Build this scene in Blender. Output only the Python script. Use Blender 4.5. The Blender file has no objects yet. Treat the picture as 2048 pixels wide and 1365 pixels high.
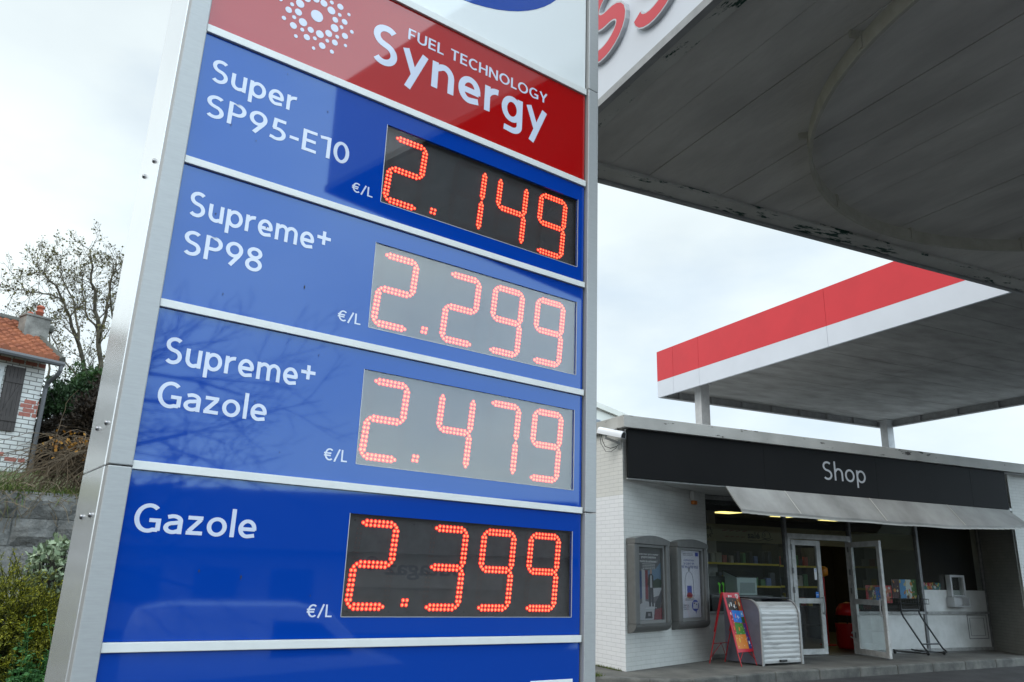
import bpy, bmesh, math, random
from mathutils import Vector, Matrix
R = math.radians
rnd = random.Random(7)
scene = bpy.context.scene
col = scene.collection

# ---------------------------------------------------------------- camera, sky, sun, exposure
CC = Vector((-6.0155, -8.9781, 1.1613))
CX = Vector((0.897893, -0.439621, 0.022857)); CU = Vector((-0.142729, -0.241609, 0.959820)); CF = Vector((0.416434, 0.865077, 0.279686))
cam_d = bpy.data.cameras.new('camera'); cam = bpy.data.objects.new('camera', cam_d); col.objects.link(cam)
cam_d.sensor_width = 36; cam_d.lens = 1588.43 / 2048 * 36; cam_d.clip_start = 0.05; cam_d.clip_end = 3000
cam.matrix_world = Matrix(((CX.x, CU.x, -CF.x, CC.x), (CX.y, CU.y, -CF.y, CC.y), (CX.z, CU.z, -CF.z, CC.z), (0, 0, 0, 1)))
scene.camera = cam

SUN_EL, SUN_DIR = R(42), Vector((-0.96, -0.28, 0)).normalized()
world = bpy.data.worlds.new('World'); scene.world = world; world.use_nodes = True
nt = world.node_tree; nt.nodes.clear()
def wn(t, **k):
    n = nt.nodes.new(t)
    for a, v in k.items(): setattr(n, a, v)
    return n
w_out = wn('ShaderNodeOutputWorld'); w_bg = wn('ShaderNodeBackground'); w_bg.inputs['Strength'].default_value = 0.1
sky = wn('ShaderNodeTexSky', sky_type='NISHITA'); sky.sun_disc = False; sky.sun_elevation = SUN_EL
sky.sun_rotation = math.atan2(SUN_DIR.x, SUN_DIR.y)
tc = wn('ShaderNodeTexCoord')
n1 = wn('ShaderNodeTexNoise'); n1.inputs['Scale'].default_value = 2.3; n1.inputs['Detail'].default_value = 7; n1.inputs['Roughness'].default_value = .52
mp = wn('ShaderNodeMapping'); mp.inputs['Scale'].default_value = (1, 1, 2.2); mp.inputs['Location'].default_value = (.35, 1.2, .2)
nt.links.new(tc.outputs['Generated'], mp.inputs['Vector']); nt.links.new(mp.outputs[0], n1.inputs['Vector'])
ra = wn('ShaderNodeValToRGB'); ra.color_ramp.elements[0].position = .36; ra.color_ramp.elements[1].position = .56
ra.color_ramp.elements[0].color = (8.5, 9.9, 11.0, 1); ra.color_ramp.elements[1].color = (10.7, 11.8, 11.9, 1)
nt.links.new(n1.outputs['Fac'], ra.inputs['Fac'])
n2 = wn('ShaderNodeTexNoise'); n2.inputs['Scale'].default_value = 1.4; n2.inputs['Detail'].default_value = 5
nt.links.new(mp.outputs[0], n2.inputs['Vector'])
ra2 = wn('ShaderNodeMapRange'); ra2.inputs['From Min'].default_value = .30; ra2.inputs['From Max'].default_value = .62
ra2.inputs['To Min'].default_value = .66; ra2.inputs['To Max'].default_value = .97
nt.links.new(n2.outputs['Fac'], ra2.inputs['Value'])
mixs = wn('ShaderNodeMix', data_type='RGBA'); nt.links.new(ra2.outputs[0], mixs.inputs['Factor'])
nt.links.new(sky.outputs[0], mixs.inputs['A']); nt.links.new(ra.outputs[0], mixs.inputs['B'])
# added bright sky lobe towards the street, for totem reflections and front fill
dotn = wn('ShaderNodeVectorMath', operation='DOT_PRODUCT'); dotn.inputs[1].default_value = Vector((.40, -.72, .56)).normalized()
nt.links.new(tc.outputs['Generated'], dotn.inputs[0])
lob = wn('ShaderNodeMapRange', interpolation_type='SMOOTHSTEP'); lob.inputs['From Min'].default_value = .45; lob.inputs['From Max'].default_value = 1.0
lob.inputs['To Min'].default_value = 0.0; lob.inputs['To Max'].default_value = 1.0
nt.links.new(dotn.outputs['Value'], lob.inputs['Value'])
lobc = wn('ShaderNodeMix', data_type='RGBA'); lobc.clamp_factor = False; lobc.inputs['A'].default_value = (1, 1, 1, 1); lobc.inputs['B'].default_value = (3.35, 3.62, 3.85, 1); nt.links.new(lob.outputs[0], lobc.inputs['Factor'])
mul = wn('ShaderNodeVectorMath', operation='MULTIPLY'); nt.links.new(mixs.outputs['Result'], mul.inputs[0]); nt.links.new(lobc.outputs['Result'], mul.inputs[1])
nt.links.new(mul.outputs[0], w_bg.inputs['Color']); nt.links.new(w_bg.outputs[0], w_out.inputs['Surface'])
sl = bpy.data.lights.new('sun', 'SUN'); so = bpy.data.objects.new('sun', sl); col.objects.link(so)
sl.energy = 1.5; sl.angle = R(35); sl.color = (1, .965, .91)
so.rotation_euler = Vector((-SUN_DIR.x * math.cos(SUN_EL), -SUN_DIR.y * math.cos(SUN_EL), -math.sin(SUN_EL))).to_track_quat('-Z', 'Y').to_euler()
scene.view_settings.view_transform = 'Standard'; scene.view_settings.look = 'None'; scene.view_settings.gamma = 1
scene.view_settings.use_curve_mapping = False
scene.view_settings.exposure = 0.0
scene.render.engine = 'CYCLES'; scene.cycles.use_denoising = True; scene.cycles.max_bounces = 10; scene.cycles.transparent_max_bounces = 16
scene.cycles.sample_clamp_indirect = 6

# ---------------------------------------------------------------- helpers
def at(px, py, dist):                     # a spot seen in the photo, at a chosen horizontal distance from the photographer
    d = CX * ((px - 1024) / 1588.43) - CU * ((py - 682.5) / 1588.43) + CF
    return CC + d * (dist / math.hypot(d.x, d.y))

class MB:
    def __init__(s): s.v = []; s.f = []; s.m = []; s.cur = 0; s.sm = []; s.smooth = False
    def mat(s, i): s.cur = i; return s
    def add(s, vs, fs):
        o = len(s.v); s.v += [tuple(v) for v in vs]
        for f in fs: s.f.append(tuple(i + o for i in f)); s.m.append(s.cur); s.sm.append(s.smooth)
        return s
    def box(s, x0, x1, y0, y1, z0, z1, tf=None):
        vs = [Vector((x, y, z)) for z in (z0, z1) for y in (y0, y1) for x in (x0, x1)]
        if tf: vs = [tf @ v for v in vs]
        return s.add(vs, [(0, 2, 3, 1), (4, 5, 7, 6), (0, 1, 5, 4), (2, 6, 7, 3), (0, 4, 6, 2), (1, 3, 7, 5)])
    def bbox(s, x0, x1, y0, y1, z0, z1, b=.01, tf=None):      # a box with bevelled vertical and top edges
        bm = bmesh.new(); bmesh.ops.create_cube(bm, size=1)
        for v in bm.verts: v.co = Vector(((x0 + x1) / 2 + v.co.x * (x1 - x0), (y0 + y1) / 2 + v.co.y * (y1 - y0), (z0 + z1) / 2 + v.co.z * (z1 - z0)))
        bmesh.ops.bevel(bm, geom=bm.edges[:], offset=b, segments=2, affect='EDGES', profile=.6)
        bm.verts.index_update(); vs = [v.co.copy() for v in bm.verts]
        if tf: vs = [tf @ v for v in vs]
        s.add(vs, [[v.index for v in f.verts] for f in bm.faces]); bm.free(); return s
    def prism(s, poly, z0, z1, tf=None):
        n = len(poly); a = sum(poly[i][0] * poly[(i + 1) % n][1] - poly[(i + 1) % n][0] * poly[i][1] for i in range(n))
        if a < 0: poly = poly[::-1]
        vs = [Vector((p[0], p[1], z0)) for p in poly] + [Vector((p[0], p[1], z1)) for p in poly]
        if tf: vs = [tf @ v for v in vs]
        return s.add(vs, [tuple(range(n))[::-1], tuple(range(n, 2 * n))] + [(i, (i + 1) % n, n + (i + 1) % n, n + i) for i in range(n)])
    def quad(s, a, b, c, d): return s.add([a, b, c, d], [(0, 1, 2, 3)])
    def tube(s, pts, r, n=6, cap=True):
        pts = [Vector(p) for p in pts]; rs = r if isinstance(r, (list, tuple)) else [r] * len(pts)
        ref = Vector((0, 0, 1)); vs = []; last = None
        for i, p in enumerate(pts):
            t = (pts[min(i + 1, len(pts) - 1)] - pts[max(i - 1, 0)])
            t = t.normalized() if t.length > 1e-9 else Vector((0, 0, 1))
            if last is None:
                a = t.orthogonal().normalized()
            else:
                a = (last - t * last.dot(t)); a = a.normalized() if a.length > 1e-6 else t.orthogonal().normalized()
            last = a; b = t.cross(a)
            for k in range(n):
                an = 2 * math.pi * k / n; vs.append(p + (a * math.cos(an) + b * math.sin(an)) * rs[i])
        fs = [(i * n + k, i * n + (k + 1) % n, (i + 1) * n + (k + 1) % n, (i + 1) * n + k) for i in range(len(pts) - 1) for k in range(n)]
        if cap: fs += [tuple(range(n))[::-1], tuple(range((len(pts) - 1) * n, len(pts) * n))]
        return s.add(vs, fs)
    def lathe(s, prof, n=16, tf=None):        # profile of (r, z)
        vs = [Vector((r * math.cos(2 * math.pi * k / n), r * math.sin(2 * math.pi * k / n), z)) for r, z in prof for k in range(n)]
        if tf: vs = [tf @ v for v in vs]
        fs = [(i * n + k, i * n + (k + 1) % n, (i + 1) * n + (k + 1) % n, (i + 1) * n + k) for i in range(len(prof) - 1) for k in range(n)]
        fs += [tuple(range(n))[::-1], tuple(range((len(prof) - 1) * n, len(prof) * n))]
        return s.add(vs, fs)
    def build(s, name, mats, parent=None, loc=None, bevel=0):
        me = bpy.data.meshes.new(name)
        base = Vector(loc) if loc is not None else Vector((0, 0, 0))
        me.from_pydata([tuple(Vector(v) - base) for v in s.v], [], s.f)
        if not isinstance(mats, (list, tuple)): mats = [mats]
        for m in mats: me.materials.append(m)
        me.polygons.foreach_set('material_index', s.m); me.polygons.foreach_set('use_smooth', s.sm); me.update()
        o = bpy.data.objects.new(name, me); col.objects.link(o)
        if parent is not None: o.parent = parent
        elif loc is not None: o.location = base
        if bevel:
            b = o.modifiers.new('bevel', 'BEVEL'); b.width = bevel; b.segments = 2; b.limit_method = 'ANGLE'
        return o

def tag(o, label=None, cat=None, group=None, kind=None):
    if label: o['label'] = label
    if cat: o['category'] = cat
    if group: o['group'] = group
    if kind: o['kind'] = kind
    return o
def thing(name, label, cat, loc=(0, 0, 0), group=None, mat=None):
    o = bpy.data.objects.new(name, None); col.objects.link(o); o.empty_display_size = .2
    if mat is not None: o.matrix_world = mat
    else: o.location = loc
    return tag(o, label, cat, group)
class Rel(MB):                                # world-space mesh re-based on its thing's location
    def __init__(s, root): super().__init__(); s.root = root
    def build(s, name, mats, parent=None, bevel=0):
        o = super().build(name, mats, parent or s.root, s.root.location, bevel); return o
def copy_tree(o, parent=None):
    c = o.copy(); col.objects.link(c)
    if parent is not None: c.parent = parent
    for ch in list(o.children): copy_tree(ch, c)
    return c

def text_mesh(body, x0, x1, z0, z1, y, bold=0.0, ref=None, spacing=1.0):
    """lettering in the x-z plane facing -y; its own extent is fitted to the rectangle given"""
    cu = bpy.data.curves.new('lettering', 'FONT'); cu.body = body; cu.size = 1; cu.offset = bold; cu.resolution_u = 6; cu.extrude = 0
    cu.space_character = spacing
    o = bpy.data.objects.new('lettering', cu); col.objects.link(o); bpy.context.view_layer.update()
    me = bpy.data.meshes.new_from_object(o.evaluated_get(bpy.context.evaluated_depsgraph_get()))
    bpy.data.objects.remove(o); bpy.data.curves.remove(cu)
    vs = [v.co.copy() for v in me.vertices]; fs = [tuple(p.vertices) for p in me.polygons]; bpy.data.meshes.remove(me)
    ax, bx = min(v.x for v in vs), max(v.x for v in vs); az, bz = min(v.y for v in vs), max(v.y for v in vs)
    return [Vector((x0 + (v.x - ax) / (bx - ax) * (x1 - x0), y, z0 + (v.y - az) / (bz - az) * (z1 - z0))) for v in vs], fs


def earc(cx, cy, rx, ry, a0, a1, n=18): return [(cx + rx * math.cos(R(a0 + (a1 - a0) * k / n)), cy + ry * math.sin(R(a0 + (a1 - a0) * k / n))) for k in range(n + 1)]
def glyph(c, w):
    """centre lines of one letter of a round humanist sans: cap height 1, x-height .68; returns (advance width, strokes)"""
    h, X = w / 2, .68
    if c == 'S':
        W = .60; a, b = W / 2 - h, W / 2; ru = (1 - w) * .242; rl = (1 - w) * .258
        return W, [earc(b + .01, 1 - h - ru + .006, a * .97, ru, 42, 255) + earc(b - .01, h + rl - .006, a, rl, 75, -140)]
    if c == 'u': W = .55; return W, [[(h, X), (h, .30)] + earc(W / 2, .30, W / 2 - h, .30 - h + .01, 180, 300)[1:] + [(W - h, .12)], [(W - h, X), (W - h, 0)]]
    if c == 'n': W = .56; return W, [[(h, 0), (h, X)], [(h, .5)] + earc(W / 2 + .02, X - .30, W / 2 - h - .02, .30 - h + .01, 125, 0) + [(W - h, 0)]]
    if c == 'h': W = .56; return W, [[(h, 0), (h, 1.04)], [(h, .46)] + earc(W / 2 + .01, X - .30, W / 2 - h - .01, .30 - h + .01, 130, 0) + [(W - h, 0)]]
    if c == 'm': W = .90; q = (W - h) / 2 + h / 2; return W, [[(h, 0), (h, X)], [(h, .5)] + earc((h + q) / 2 + .02, X - .26, (q - h) / 2 - .02, .26 - h + .01, 125, 0) + [(q, 0)], [(q, .48)] + earc((q + W - h) / 2 + .01, X - .26, (W - h - q) / 2 - .01, .26 - h + .01, 130, 0) + [(W - h, 0)]]
    if c == 'r': W = .37; return W, [[(h, 0), (h, X)], [(h, .42)] + earc(W - .02, X - .32, W - .02 - h, .32 - h + .01, 150, 90) + [(W, X - h + .008)]]
    if c == 'p': W = .60; return W, [[(h, -.29), (h, X)], earc(W / 2 + .01, X / 2, W / 2 - h, X / 2 - h + .012, 0, 360, 28)]
    if c == 'o': W = .62; return W, [earc(W / 2, X / 2, W / 2 - h, X / 2 - h + .012, 0, 360, 28)]
    if c == 'e': W = .58; return W, [[(h, X / 2 - .015), (W - h * .6, X / 2 - .015)], [(W - h, X / 2 - .05)] + earc(W / 2, X / 2, W / 2 - h, X / 2 - h + .012, 0, 275, 24) + [(W - .05, h + .035)]]
    if c == 'a': W = .52; return W, [[(.07, X - h - .03)] + earc(W / 2 - .03, X - .22, W / 2 - h + .03, .22 - h + .01, 100, 0) + [(W - h, 0)], [(W - h, .42)] + earc(W / 2 - .02, .215, W / 2 - h + .005, .215 - h + .012, 90, 300, 22) + [(W - h, .13)]]
    if c == 'z': W = .50; return W, [[(.03, X - h), (W - .02, X - h)], [(W - .085, X - w * .9), (.085, w * .9)], [(.01, h), (W, h)]]
    if c == 'l': return w, [[(h, 0), (h, 1.04)]]
    if c == 'y': W = .60; return W, [[(h * .85, X), (W / 2 + .01, .04)], [(W - h * .85, X), (W * .26, -.29)]]
    if c == 'g': W = .58; return W, [earc(W / 2 - .01, X / 2, W / 2 - h, X / 2 - h + .012, 0, 360, 28), [(W - h, X), (W - h, -.04)] + earc(W / 2 + .02, -.05, W / 2 - h - .02, .25 - h, 0, -95)[1:] + [(.07, -.30 + h + .02)]]
    if c == 'G': W = .76; return W, [earc(W / 2 + .02, .5, W / 2 - h + .02, .5 - h + .012, 48, 296, 30) + [(W - h, .10)], [(W - h, .07), (W - h, .50)], [(W * .56, .50 - h), (W, .50 - h)]]
    if c == 'C': W = .66; return W, [earc(W / 2 + .06, .5, W / 2 - h + .06, .5 - h + .012, 48, 312, 26)]
    if c == 'O': W = .82; return W, [earc(W / 2, .5, W / 2 - h, .5 - h + .012, 0, 360, 32)]
    if c == '0': W = .60; return W, [earc(W / 2, .5, W / 2 - h, .5 - h + .012, 0, 360, 32)]
    if c == 'P': W = .58; return W, [[(h, 0), (h, 1)], [(h, 1 - h), (W - .28, 1 - h)] + earc(W - .30, .70, .30 - h, .30 - h, 90, -90) + [(h, .40 + h)]]
    if c == '9': W = .60; return W, [earc(W / 2, .68, W / 2 - h, .33 - h, 0, 360, 28), [(W - h, .66), (W - h - .02, .56), (W - h - .09, .42), (.20, .015)]]
    if c == '8': W = .60; return W, [earc(W / 2, .755, W / 2 - h - .03, .255 - h, 0, 360, 26), earc(W / 2, .275, W / 2 - h, .285 - h, 0, 360, 26)]
    if c == '5': W = .56; return W, [[(.10, 1 - h), (W - .04, 1 - h)], [(.10 + h * .9, 1 - w * .9), (.10 + h * .6, .52)], [(.10, .545)] + earc(W / 2 - .04, .305, W / 2 - h + .04, .305 - h, 95, -120) + [(.02, h + .05)]]
    if c == '1': W = .40; return W, [[(W - h, 0), (W - h, 1)], [(.0, .89), (W - h, 1 - h * .95)]]
    if c == 'E': W = .52; return W, [[(h, 0), (h, 1)], [(h, 1 - h), (W - .01, 1 - h)], [(h, .51), (W - .04, .51)], [(h, h), (W, h)]]
    if c == 'F': W = .50; return W, [[(h, 0), (h, 1)], [(h, 1 - h), (W, 1 - h)], [(h, .48), (W - .05, .48)]]
    if c == 'L': W = .46; return W, [[(h, 0), (h, 1)], [(h, h), (W, h)]]
    if c == 'T': W = .58; return W, [[(0, 1 - h), (W, 1 - h)], [(W / 2, 0), (W / 2, 1 - h)]]
    if c == 'H': W = .66; return W, [[(h, 0), (h, 1)], [(W - h, 0), (W - h, 1)], [(h, .51), (W - h, .51)]]
    if c == 'N': W = .70; return W, [[(h, 0), (h, 1)], [(W - h, 0), (W - h, 1)], [(h, .96), (W - h, .04)]]
    if c == 'U': W = .66; return W, [[(h, 1), (h, .32)] + earc(W / 2, .32, W / 2 - h, .32 - h, 180, 360)[1:] + [(W - h, 1)]]
    if c == 'Y': W = .64; return W, [[(h * .7, 1), (W / 2, .42)], [(W - h * .7, 1), (W / 2, .42)], [(W / 2, 0), (W / 2, .46)]]
    if c == '-': W = .36; return W, [[(.02, .38), (W - .02, .38)]]
    if c == '+': W = .58; return W, [[(0, .62), (W, .62)], [(W / 2, .33), (W / 2, .91)]]
    if c == '/': W = .42; return W, [[(.03, -.06), (W - .03, 1.02)]]
    if c == '\u20ac': W = .66; return W, [earc(W / 2 + .09, .5, W / 2 - h + .03, .5 - h + .012, 50, 310, 24), [(0, .60), (W - .12, .60)], [(0, .41), (W - .15, .41)]]
    return .28, []
def word(o_, body, u0, u1, base, cap, y, w=.165, track=.115):
    """stroke lettering between u0 and u1, standing on base with capitals reaching cap"""
    x = 0; st = []
    for ch in body:
        W, ss = glyph(ch, w); st += [(k, [(p[0] + x, p[1]) for p in s]) for k, s in enumerate(ss)]; x += W + track
    tot = x - track; H = cap - base; sx = (u1 - u0) / tot
    for k, s in st:
        s = [p for i, p in enumerate(s) if i == 0 or math.hypot(p[0] - s[i - 1][0], p[1] - s[i - 1][1]) > 1e-4]; n = len(s); closed = math.hypot(s[0][0] - s[-1][0], s[0][1] - s[-1][1]) < 1e-3
        L, Rr = [], []
        for i in range(n):
            def dr(a, b): l = math.hypot(b[0] - a[0], b[1] - a[1]); return ((b[0] - a[0]) / l, (b[1] - a[1]) / l)
            d0 = dr(s[i - 1], s[i]) if i else (dr(s[-2], s[-1]) if closed else dr(s[0], s[1])); d1 = dr(s[i], s[i + 1]) if i < n - 1 else (dr(s[0], s[1]) if closed else dr(s[-2], s[-1]))
            nx, nz = -(d0[1] + d1[1]), d0[0] + d1[0]; l = math.hypot(nx, nz) or 1; nx, nz = nx / l, nz / l; mi = 1 / max(.6, nx * -d1[1] + nz * d1[0]); q = w / 2 * mi
            L.append((s[i][0] + nx * q, s[i][1] + nz * q)); Rr.append((s[i][0] - nx * q, s[i][1] - nz * q))
        vs = [Vector((u0 + a * sx, y - .00008 * k, base + b * H)) for a, b in L + Rr]
        o_.add(vs, [(i, n + i, n + i + 1, i + 1) for i in range(n - 1)])
    return o_

# ---------------------------------------------------------------- materials
MATS = {}
def mat(name, c, rough=.6, metal=0, spec=.5, var=.0, vscale=6, bump=0, bscale=40, coat=0, c2=None, stretch=(1, 1, 1), emit=None, estr=0, world_tex=False, cont=(.35, .65), det=5):
    if name in MATS: return MATS[name]
    m = bpy.data.materials.new(name); m.use_nodes = True; t = m.node_tree; b = t.nodes['Principled BSDF']
    b.inputs['Base Color'].default_value = (*c, 1); b.inputs['Roughness'].default_value = rough; b.inputs['Metallic'].default_value = metal
    b.inputs['Specular IOR Level'].default_value = spec; b.inputs['Coat Weight'].default_value = coat
    if emit: b.inputs['Emission Color'].default_value = (*emit, 1); b.inputs['Emission Strength'].default_value = estr
    if var or c2 or bump:
        if world_tex:
            g = t.nodes.new('ShaderNodeNewGeometry'); vec = g.outputs['Position']
        else:
            g = t.nodes.new('ShaderNodeTexCoord'); vec = g.outputs['Object']
        mpn = t.nodes.new('ShaderNodeMapping'); mpn.inputs['Scale'].default_value = stretch; t.links.new(vec, mpn.inputs['Vector'])
        if var or c2:
            n = t.nodes.new('ShaderNodeTexNoise'); n.inputs['Scale'].default_value = vscale; n.inputs['Detail'].default_value = det; n.inputs['Roughness'].default_value = .6
            t.links.new(mpn.outputs[0], n.inputs['Vector'])
            r = t.nodes.new('ShaderNodeValToRGB'); r.color_ramp.elements[0].position = cont[0]; r.color_ramp.elements[1].position = cont[1]
            a = c2 if c2 else tuple(x * (1 - var) for x in c); d = c if c2 else tuple(min(1, x * (1 + var)) for x in c)
            r.color_ramp.elements[0].color = (*a, 1); r.color_ramp.elements[1].color = (*d, 1)
            t.links.new(n.outputs['Fac'], r.inputs['Fac']); t.links.new(r.outputs[0], b.inputs['Base Color'])
        if bump:
            n = t.nodes.new('ShaderNodeTexNoise'); n.inputs['Scale'].default_value = bscale; n.inputs['Detail'].default_value = 4
            t.links.new(mpn.outputs[0], n.inputs['Vector'])
            bp = t.nodes.new('ShaderNodeBump'); bp.inputs['Strength'].default_value = bump; bp.inputs['Distance'].default_value = .02
            t.links.new(n.outputs['Fac'], bp.inputs['Height']); t.links.new(bp.outputs[0], b.inputs['Normal'])
    MATS[name] = m; return m

def glass(name, tint=(1, 1, 1), ior=1.5, rough=0.0, dirt=0.0):
    m = bpy.data.materials.new(name); m.use_nodes = True; t = m.node_tree; t.nodes.clear()
    o = t.nodes.new('ShaderNodeOutputMaterial'); tr = t.nodes.new('ShaderNodeBsdfTransparent'); tr.inputs[0].default_value = (*tint, 1)
    gl = t.nodes.new('ShaderNodeBsdfGlossy'); gl.inputs['Roughness'].default_value = rough
    fr = t.nodes.new('ShaderNodeFresnel'); gq = t.nodes.new('ShaderNodeNewGeometry'); mq = t.nodes.new('ShaderNodeMapRange')
    mq.inputs['To Min'].default_value = ior; mq.inputs['To Max'].default_value = 1 / ior      # both faces of the sheet reflect like glass in air
    t.links.new(gq.outputs['Backfacing'], mq.inputs['Value']); t.links.new(mq.outputs[0], fr.inputs['IOR'])
    mx = t.nodes.new('ShaderNodeMixShader'); t.links.new(fr.outputs[0], mx.inputs[0]); t.links.new(tr.outputs[0], mx.inputs[1]); t.links.new(gl.outputs[0], mx.inputs[2])
    last = mx
    if dirt:
        df = t.nodes.new('ShaderNodeBsdfDiffuse'); df.inputs[0].default_value = (.6, .6, .6, 1); m2 = t.nodes.new('ShaderNodeMixShader'); m2.inputs[0].default_value = dirt
        t.links.new(mx.outputs[0], m2.inputs[1]); t.links.new(df.outputs[0], m2.inputs[2]); last = m2
    t.links.new(last.outputs[0], o.inputs[0]); MATS[name] = m; return m

def brick(name, c, c2, mortar, bw, bh, ms, axis, bump=.4, rough=.75, zsplit=None, stain=.12, ang=0):
    """painted or fair brickwork; axis: which world direction runs along the wall"""
    m = bpy.data.materials.new(name); m.use_nodes = True; t = m.node_tree; b = t.nodes['Principled BSDF']; b.inputs['Roughness'].default_value = rough
    g = t.nodes.new('ShaderNodeNewGeometry') if axis != 'o' else t.nodes.new('ShaderNodeTexCoord')
    src = g.outputs['Position'] if axis != 'o' else g.outputs['Object']
    sp = t.nodes.new('ShaderNodeSeparateXYZ'); t.links.new(src, sp.inputs[0]); cb = t.nodes.new('ShaderNodeCombineXYZ')
    t.links.new(sp.outputs['Y' if axis == 'y' else 'X'], cb.inputs['X']); t.links.new(sp.outputs['Z'], cb.inputs['Y'])
    bt = t.nodes.new('ShaderNodeTexBrick'); bt.inputs['Color1'].default_value = (*c, 1); bt.inputs['Color2'].default_value = (*c2, 1); bt.inputs['Mortar'].default_value = (*mortar, 1)
    bt.inputs['Scale'].default_value = 1; bt.inputs['Brick Width'].default_value = bw; bt.inputs['Row Height'].default_value = bh; bt.inputs['Mortar Size'].default_value = ms
    bt.inputs['Mortar Smooth'].default_value = .3; t.links.new(cb.outputs[0], bt.inputs['Vector'])
    n = t.nodes.new('ShaderNodeTexNoise'); n.inputs['Scale'].default_value = 1.6; n.inputs['Detail'].default_value = 8; n.inputs['Roughness'].default_value = .7; t.links.new(src, n.inputs['Vector'])
    mr = t.nodes.new('ShaderNodeMapRange'); mr.inputs['From Min'].default_value = .3; mr.inputs['From Max'].default_value = .7; mr.inputs['To Min'].default_value = 1 - stain; mr.inputs['To Max'].default_value = 1.0
    t.links.new(n.outputs['Fac'], mr.inputs['Value'])
    mu = t.nodes.new('ShaderNodeMix'); mu.data_type = 'RGBA'; mu.blend_type = 'MULTIPLY'; mu.inputs['Factor'].default_value = 1
    t.links.new(bt.outputs['Color'], mu.inputs['A']); t.links.new(mr.outputs[0], mu.inputs['B'])
    outc = mu.outputs['Result']
    if zsplit:                                  # the lower courses were repainted a cleaner white
        gt = t.nodes.new('ShaderNodeMath'); gt.operation = 'GREATER_THAN'; gt.inputs[1].default_value = zsplit[0]; t.links.new(sp.outputs['Z'], gt.inputs[0])
        m3 = t.nodes.new('ShaderNodeMix'); m3.data_type = 'RGBA'; m3.blend_type = 'MULTIPLY'; t.links.new(gt.outputs[0], m3.inputs['Factor'])
        t.links.new(outc, m3.inputs['A']); m3.inputs['B'].default_value = (*zsplit[1], 1); outc = m3.outputs['Result']
    t.links.new(outc, b.inputs['Base Color'])
    bp = t.nodes.new('ShaderNodeBump'); bp.inputs['Strength'].default_value = bump; bp.inputs['Distance'].default_value = .008; bp.invert = True
    t.links.new(bt.outputs['Fac'], bp.inputs['Height']); t.links.new(bp.outputs[0], b.inputs['Normal']); MATS[name] = m; return m

def streaked(name, c, c2, axis_scale, thr=(.55, .68), rough=.8, scale=5, base_var=.15):
    """a painted surface peeling or stained in patches of colour c2"""
    m = bpy.data.materials.new(name); m.use_nodes = True; t = m.node_tree; b = t.nodes['Principled BSDF']; b.inputs['Roughness'].default_value = rough
    g = t.nodes.new('ShaderNodeNewGeometry'); mpn = t.nodes.new('ShaderNodeMapping'); mpn.inputs['Scale'].default_value = axis_scale; t.links.new(g.outputs['Position'], mpn.inputs[0])
    n = t.nodes.new('ShaderNodeTexNoise'); n.inputs['Scale'].default_value = scale; n.inputs['Detail'].default_value = 8; n.inputs['Roughness'].default_value = .7; t.links.new(mpn.outputs[0], n.inputs[0])
    r = t.nodes.new('ShaderNodeValToRGB'); r.color_ramp.elements[0].position = thr[0]; r.color_ramp.elements[1].position = thr[1]
    n3 = t.nodes.new('ShaderNodeTexNoise'); n3.inputs['Scale'].default_value = 2.2; n3.inputs['Detail'].default_value = 8; t.links.new(g.outputs['Position'], n3.inputs[0])
    r3 = t.nodes.new('ShaderNodeValToRGB'); r3.color_ramp.elements[0].position = .3; r3.color_ramp.elements[1].position = .7
    r3.color_ramp.elements[0].color = (*[x * (1 - base_var) for x in c], 1); r3.color_ramp.elements[1].color = (*[x * (1 + base_var) for x in c], 1)
    t.links.new(n3.outputs['Fac'], r3.inputs[0]); t.links.new(n.outputs['Fac'], r.inputs[0])
    mx = t.nodes.new('ShaderNodeMix'); mx.data_type = 'RGBA'; t.links.new(r.outputs[0], mx.inputs['Factor']); t.links.new(r3.outputs[0], mx.inputs['A']); mx.inputs['B'].default_value = (*c2, 1)
    t.links.new(mx.outputs['Result'], b.inputs['Base Color'])
    bp = t.nodes.new('ShaderNodeBump'); bp.inputs['Strength'].default_value = .25; bp.inputs['Distance'].default_value = .01; t.links.new(n.outputs['Fac'], bp.inputs['Height']); t.links.new(bp.outputs[0], b.inputs['Normal'])
    MATS[name] = m; return m

def leafmat(name, c, c2, rough=.55):
    m = bpy.data.materials.new(name); m.use_nodes = True; t = m.node_tree; b = t.nodes['Principled BSDF']; b.inputs['Roughness'].default_value = rough; b.inputs['Specular IOR Level'].default_value = .3
    g = t.nodes.new('ShaderNodeNewGeometry'); r = t.nodes.new('ShaderNodeValToRGB')
    r.color_ramp.elements[0].color = (*c, 1); r.color_ramp.elements[1].color = (*c2, 1)
    t.links.new(g.outputs['Random Per Island'], r.inputs[0]); t.links.new(r.outputs[0], b.inputs['Base Color']); MATS[name] = m; return m

M_alu = mat('brushed_aluminium', (.36, .36, .355), .45, .25, var=.04, vscale=30, stretch=(1, 1, 9), bump=.03, bscale=60)
M_alubar = mat('white_aluminium_bar', (.66, .655, .63), .5, .1, var=.03, vscale=14, bump=.02)
M_mirror = mat('polished_side_metal', (.86, .87, .88), .17, .62, var=.03, vscale=2)
M_blue = mat('blue_sign_panel', (.0003, .040, .30), .035, spec=.70); M_blue.node_tree.nodes['Principled BSDF'].inputs['Specular Tint'].default_value = (.66, .90, 1.0, 1)
M_red = mat('red_sign_panel', (.36, .0030, .0035), .035, spec=.70)
M_white = mat('white_sign_panel', (.74, .75, .74), .06, spec=.6)
M_letter = mat('white_vinyl_letter', (.58, .61, .72), .06, spec=.6)
M_board = mat('black_led_board', (.026, .026, .027), .6, var=.25, vscale=30)
M_led = mat('lit_red_led', (.9, .1, .05), .4, emit=(3.2, .52, .21), estr=1.0)
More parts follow.
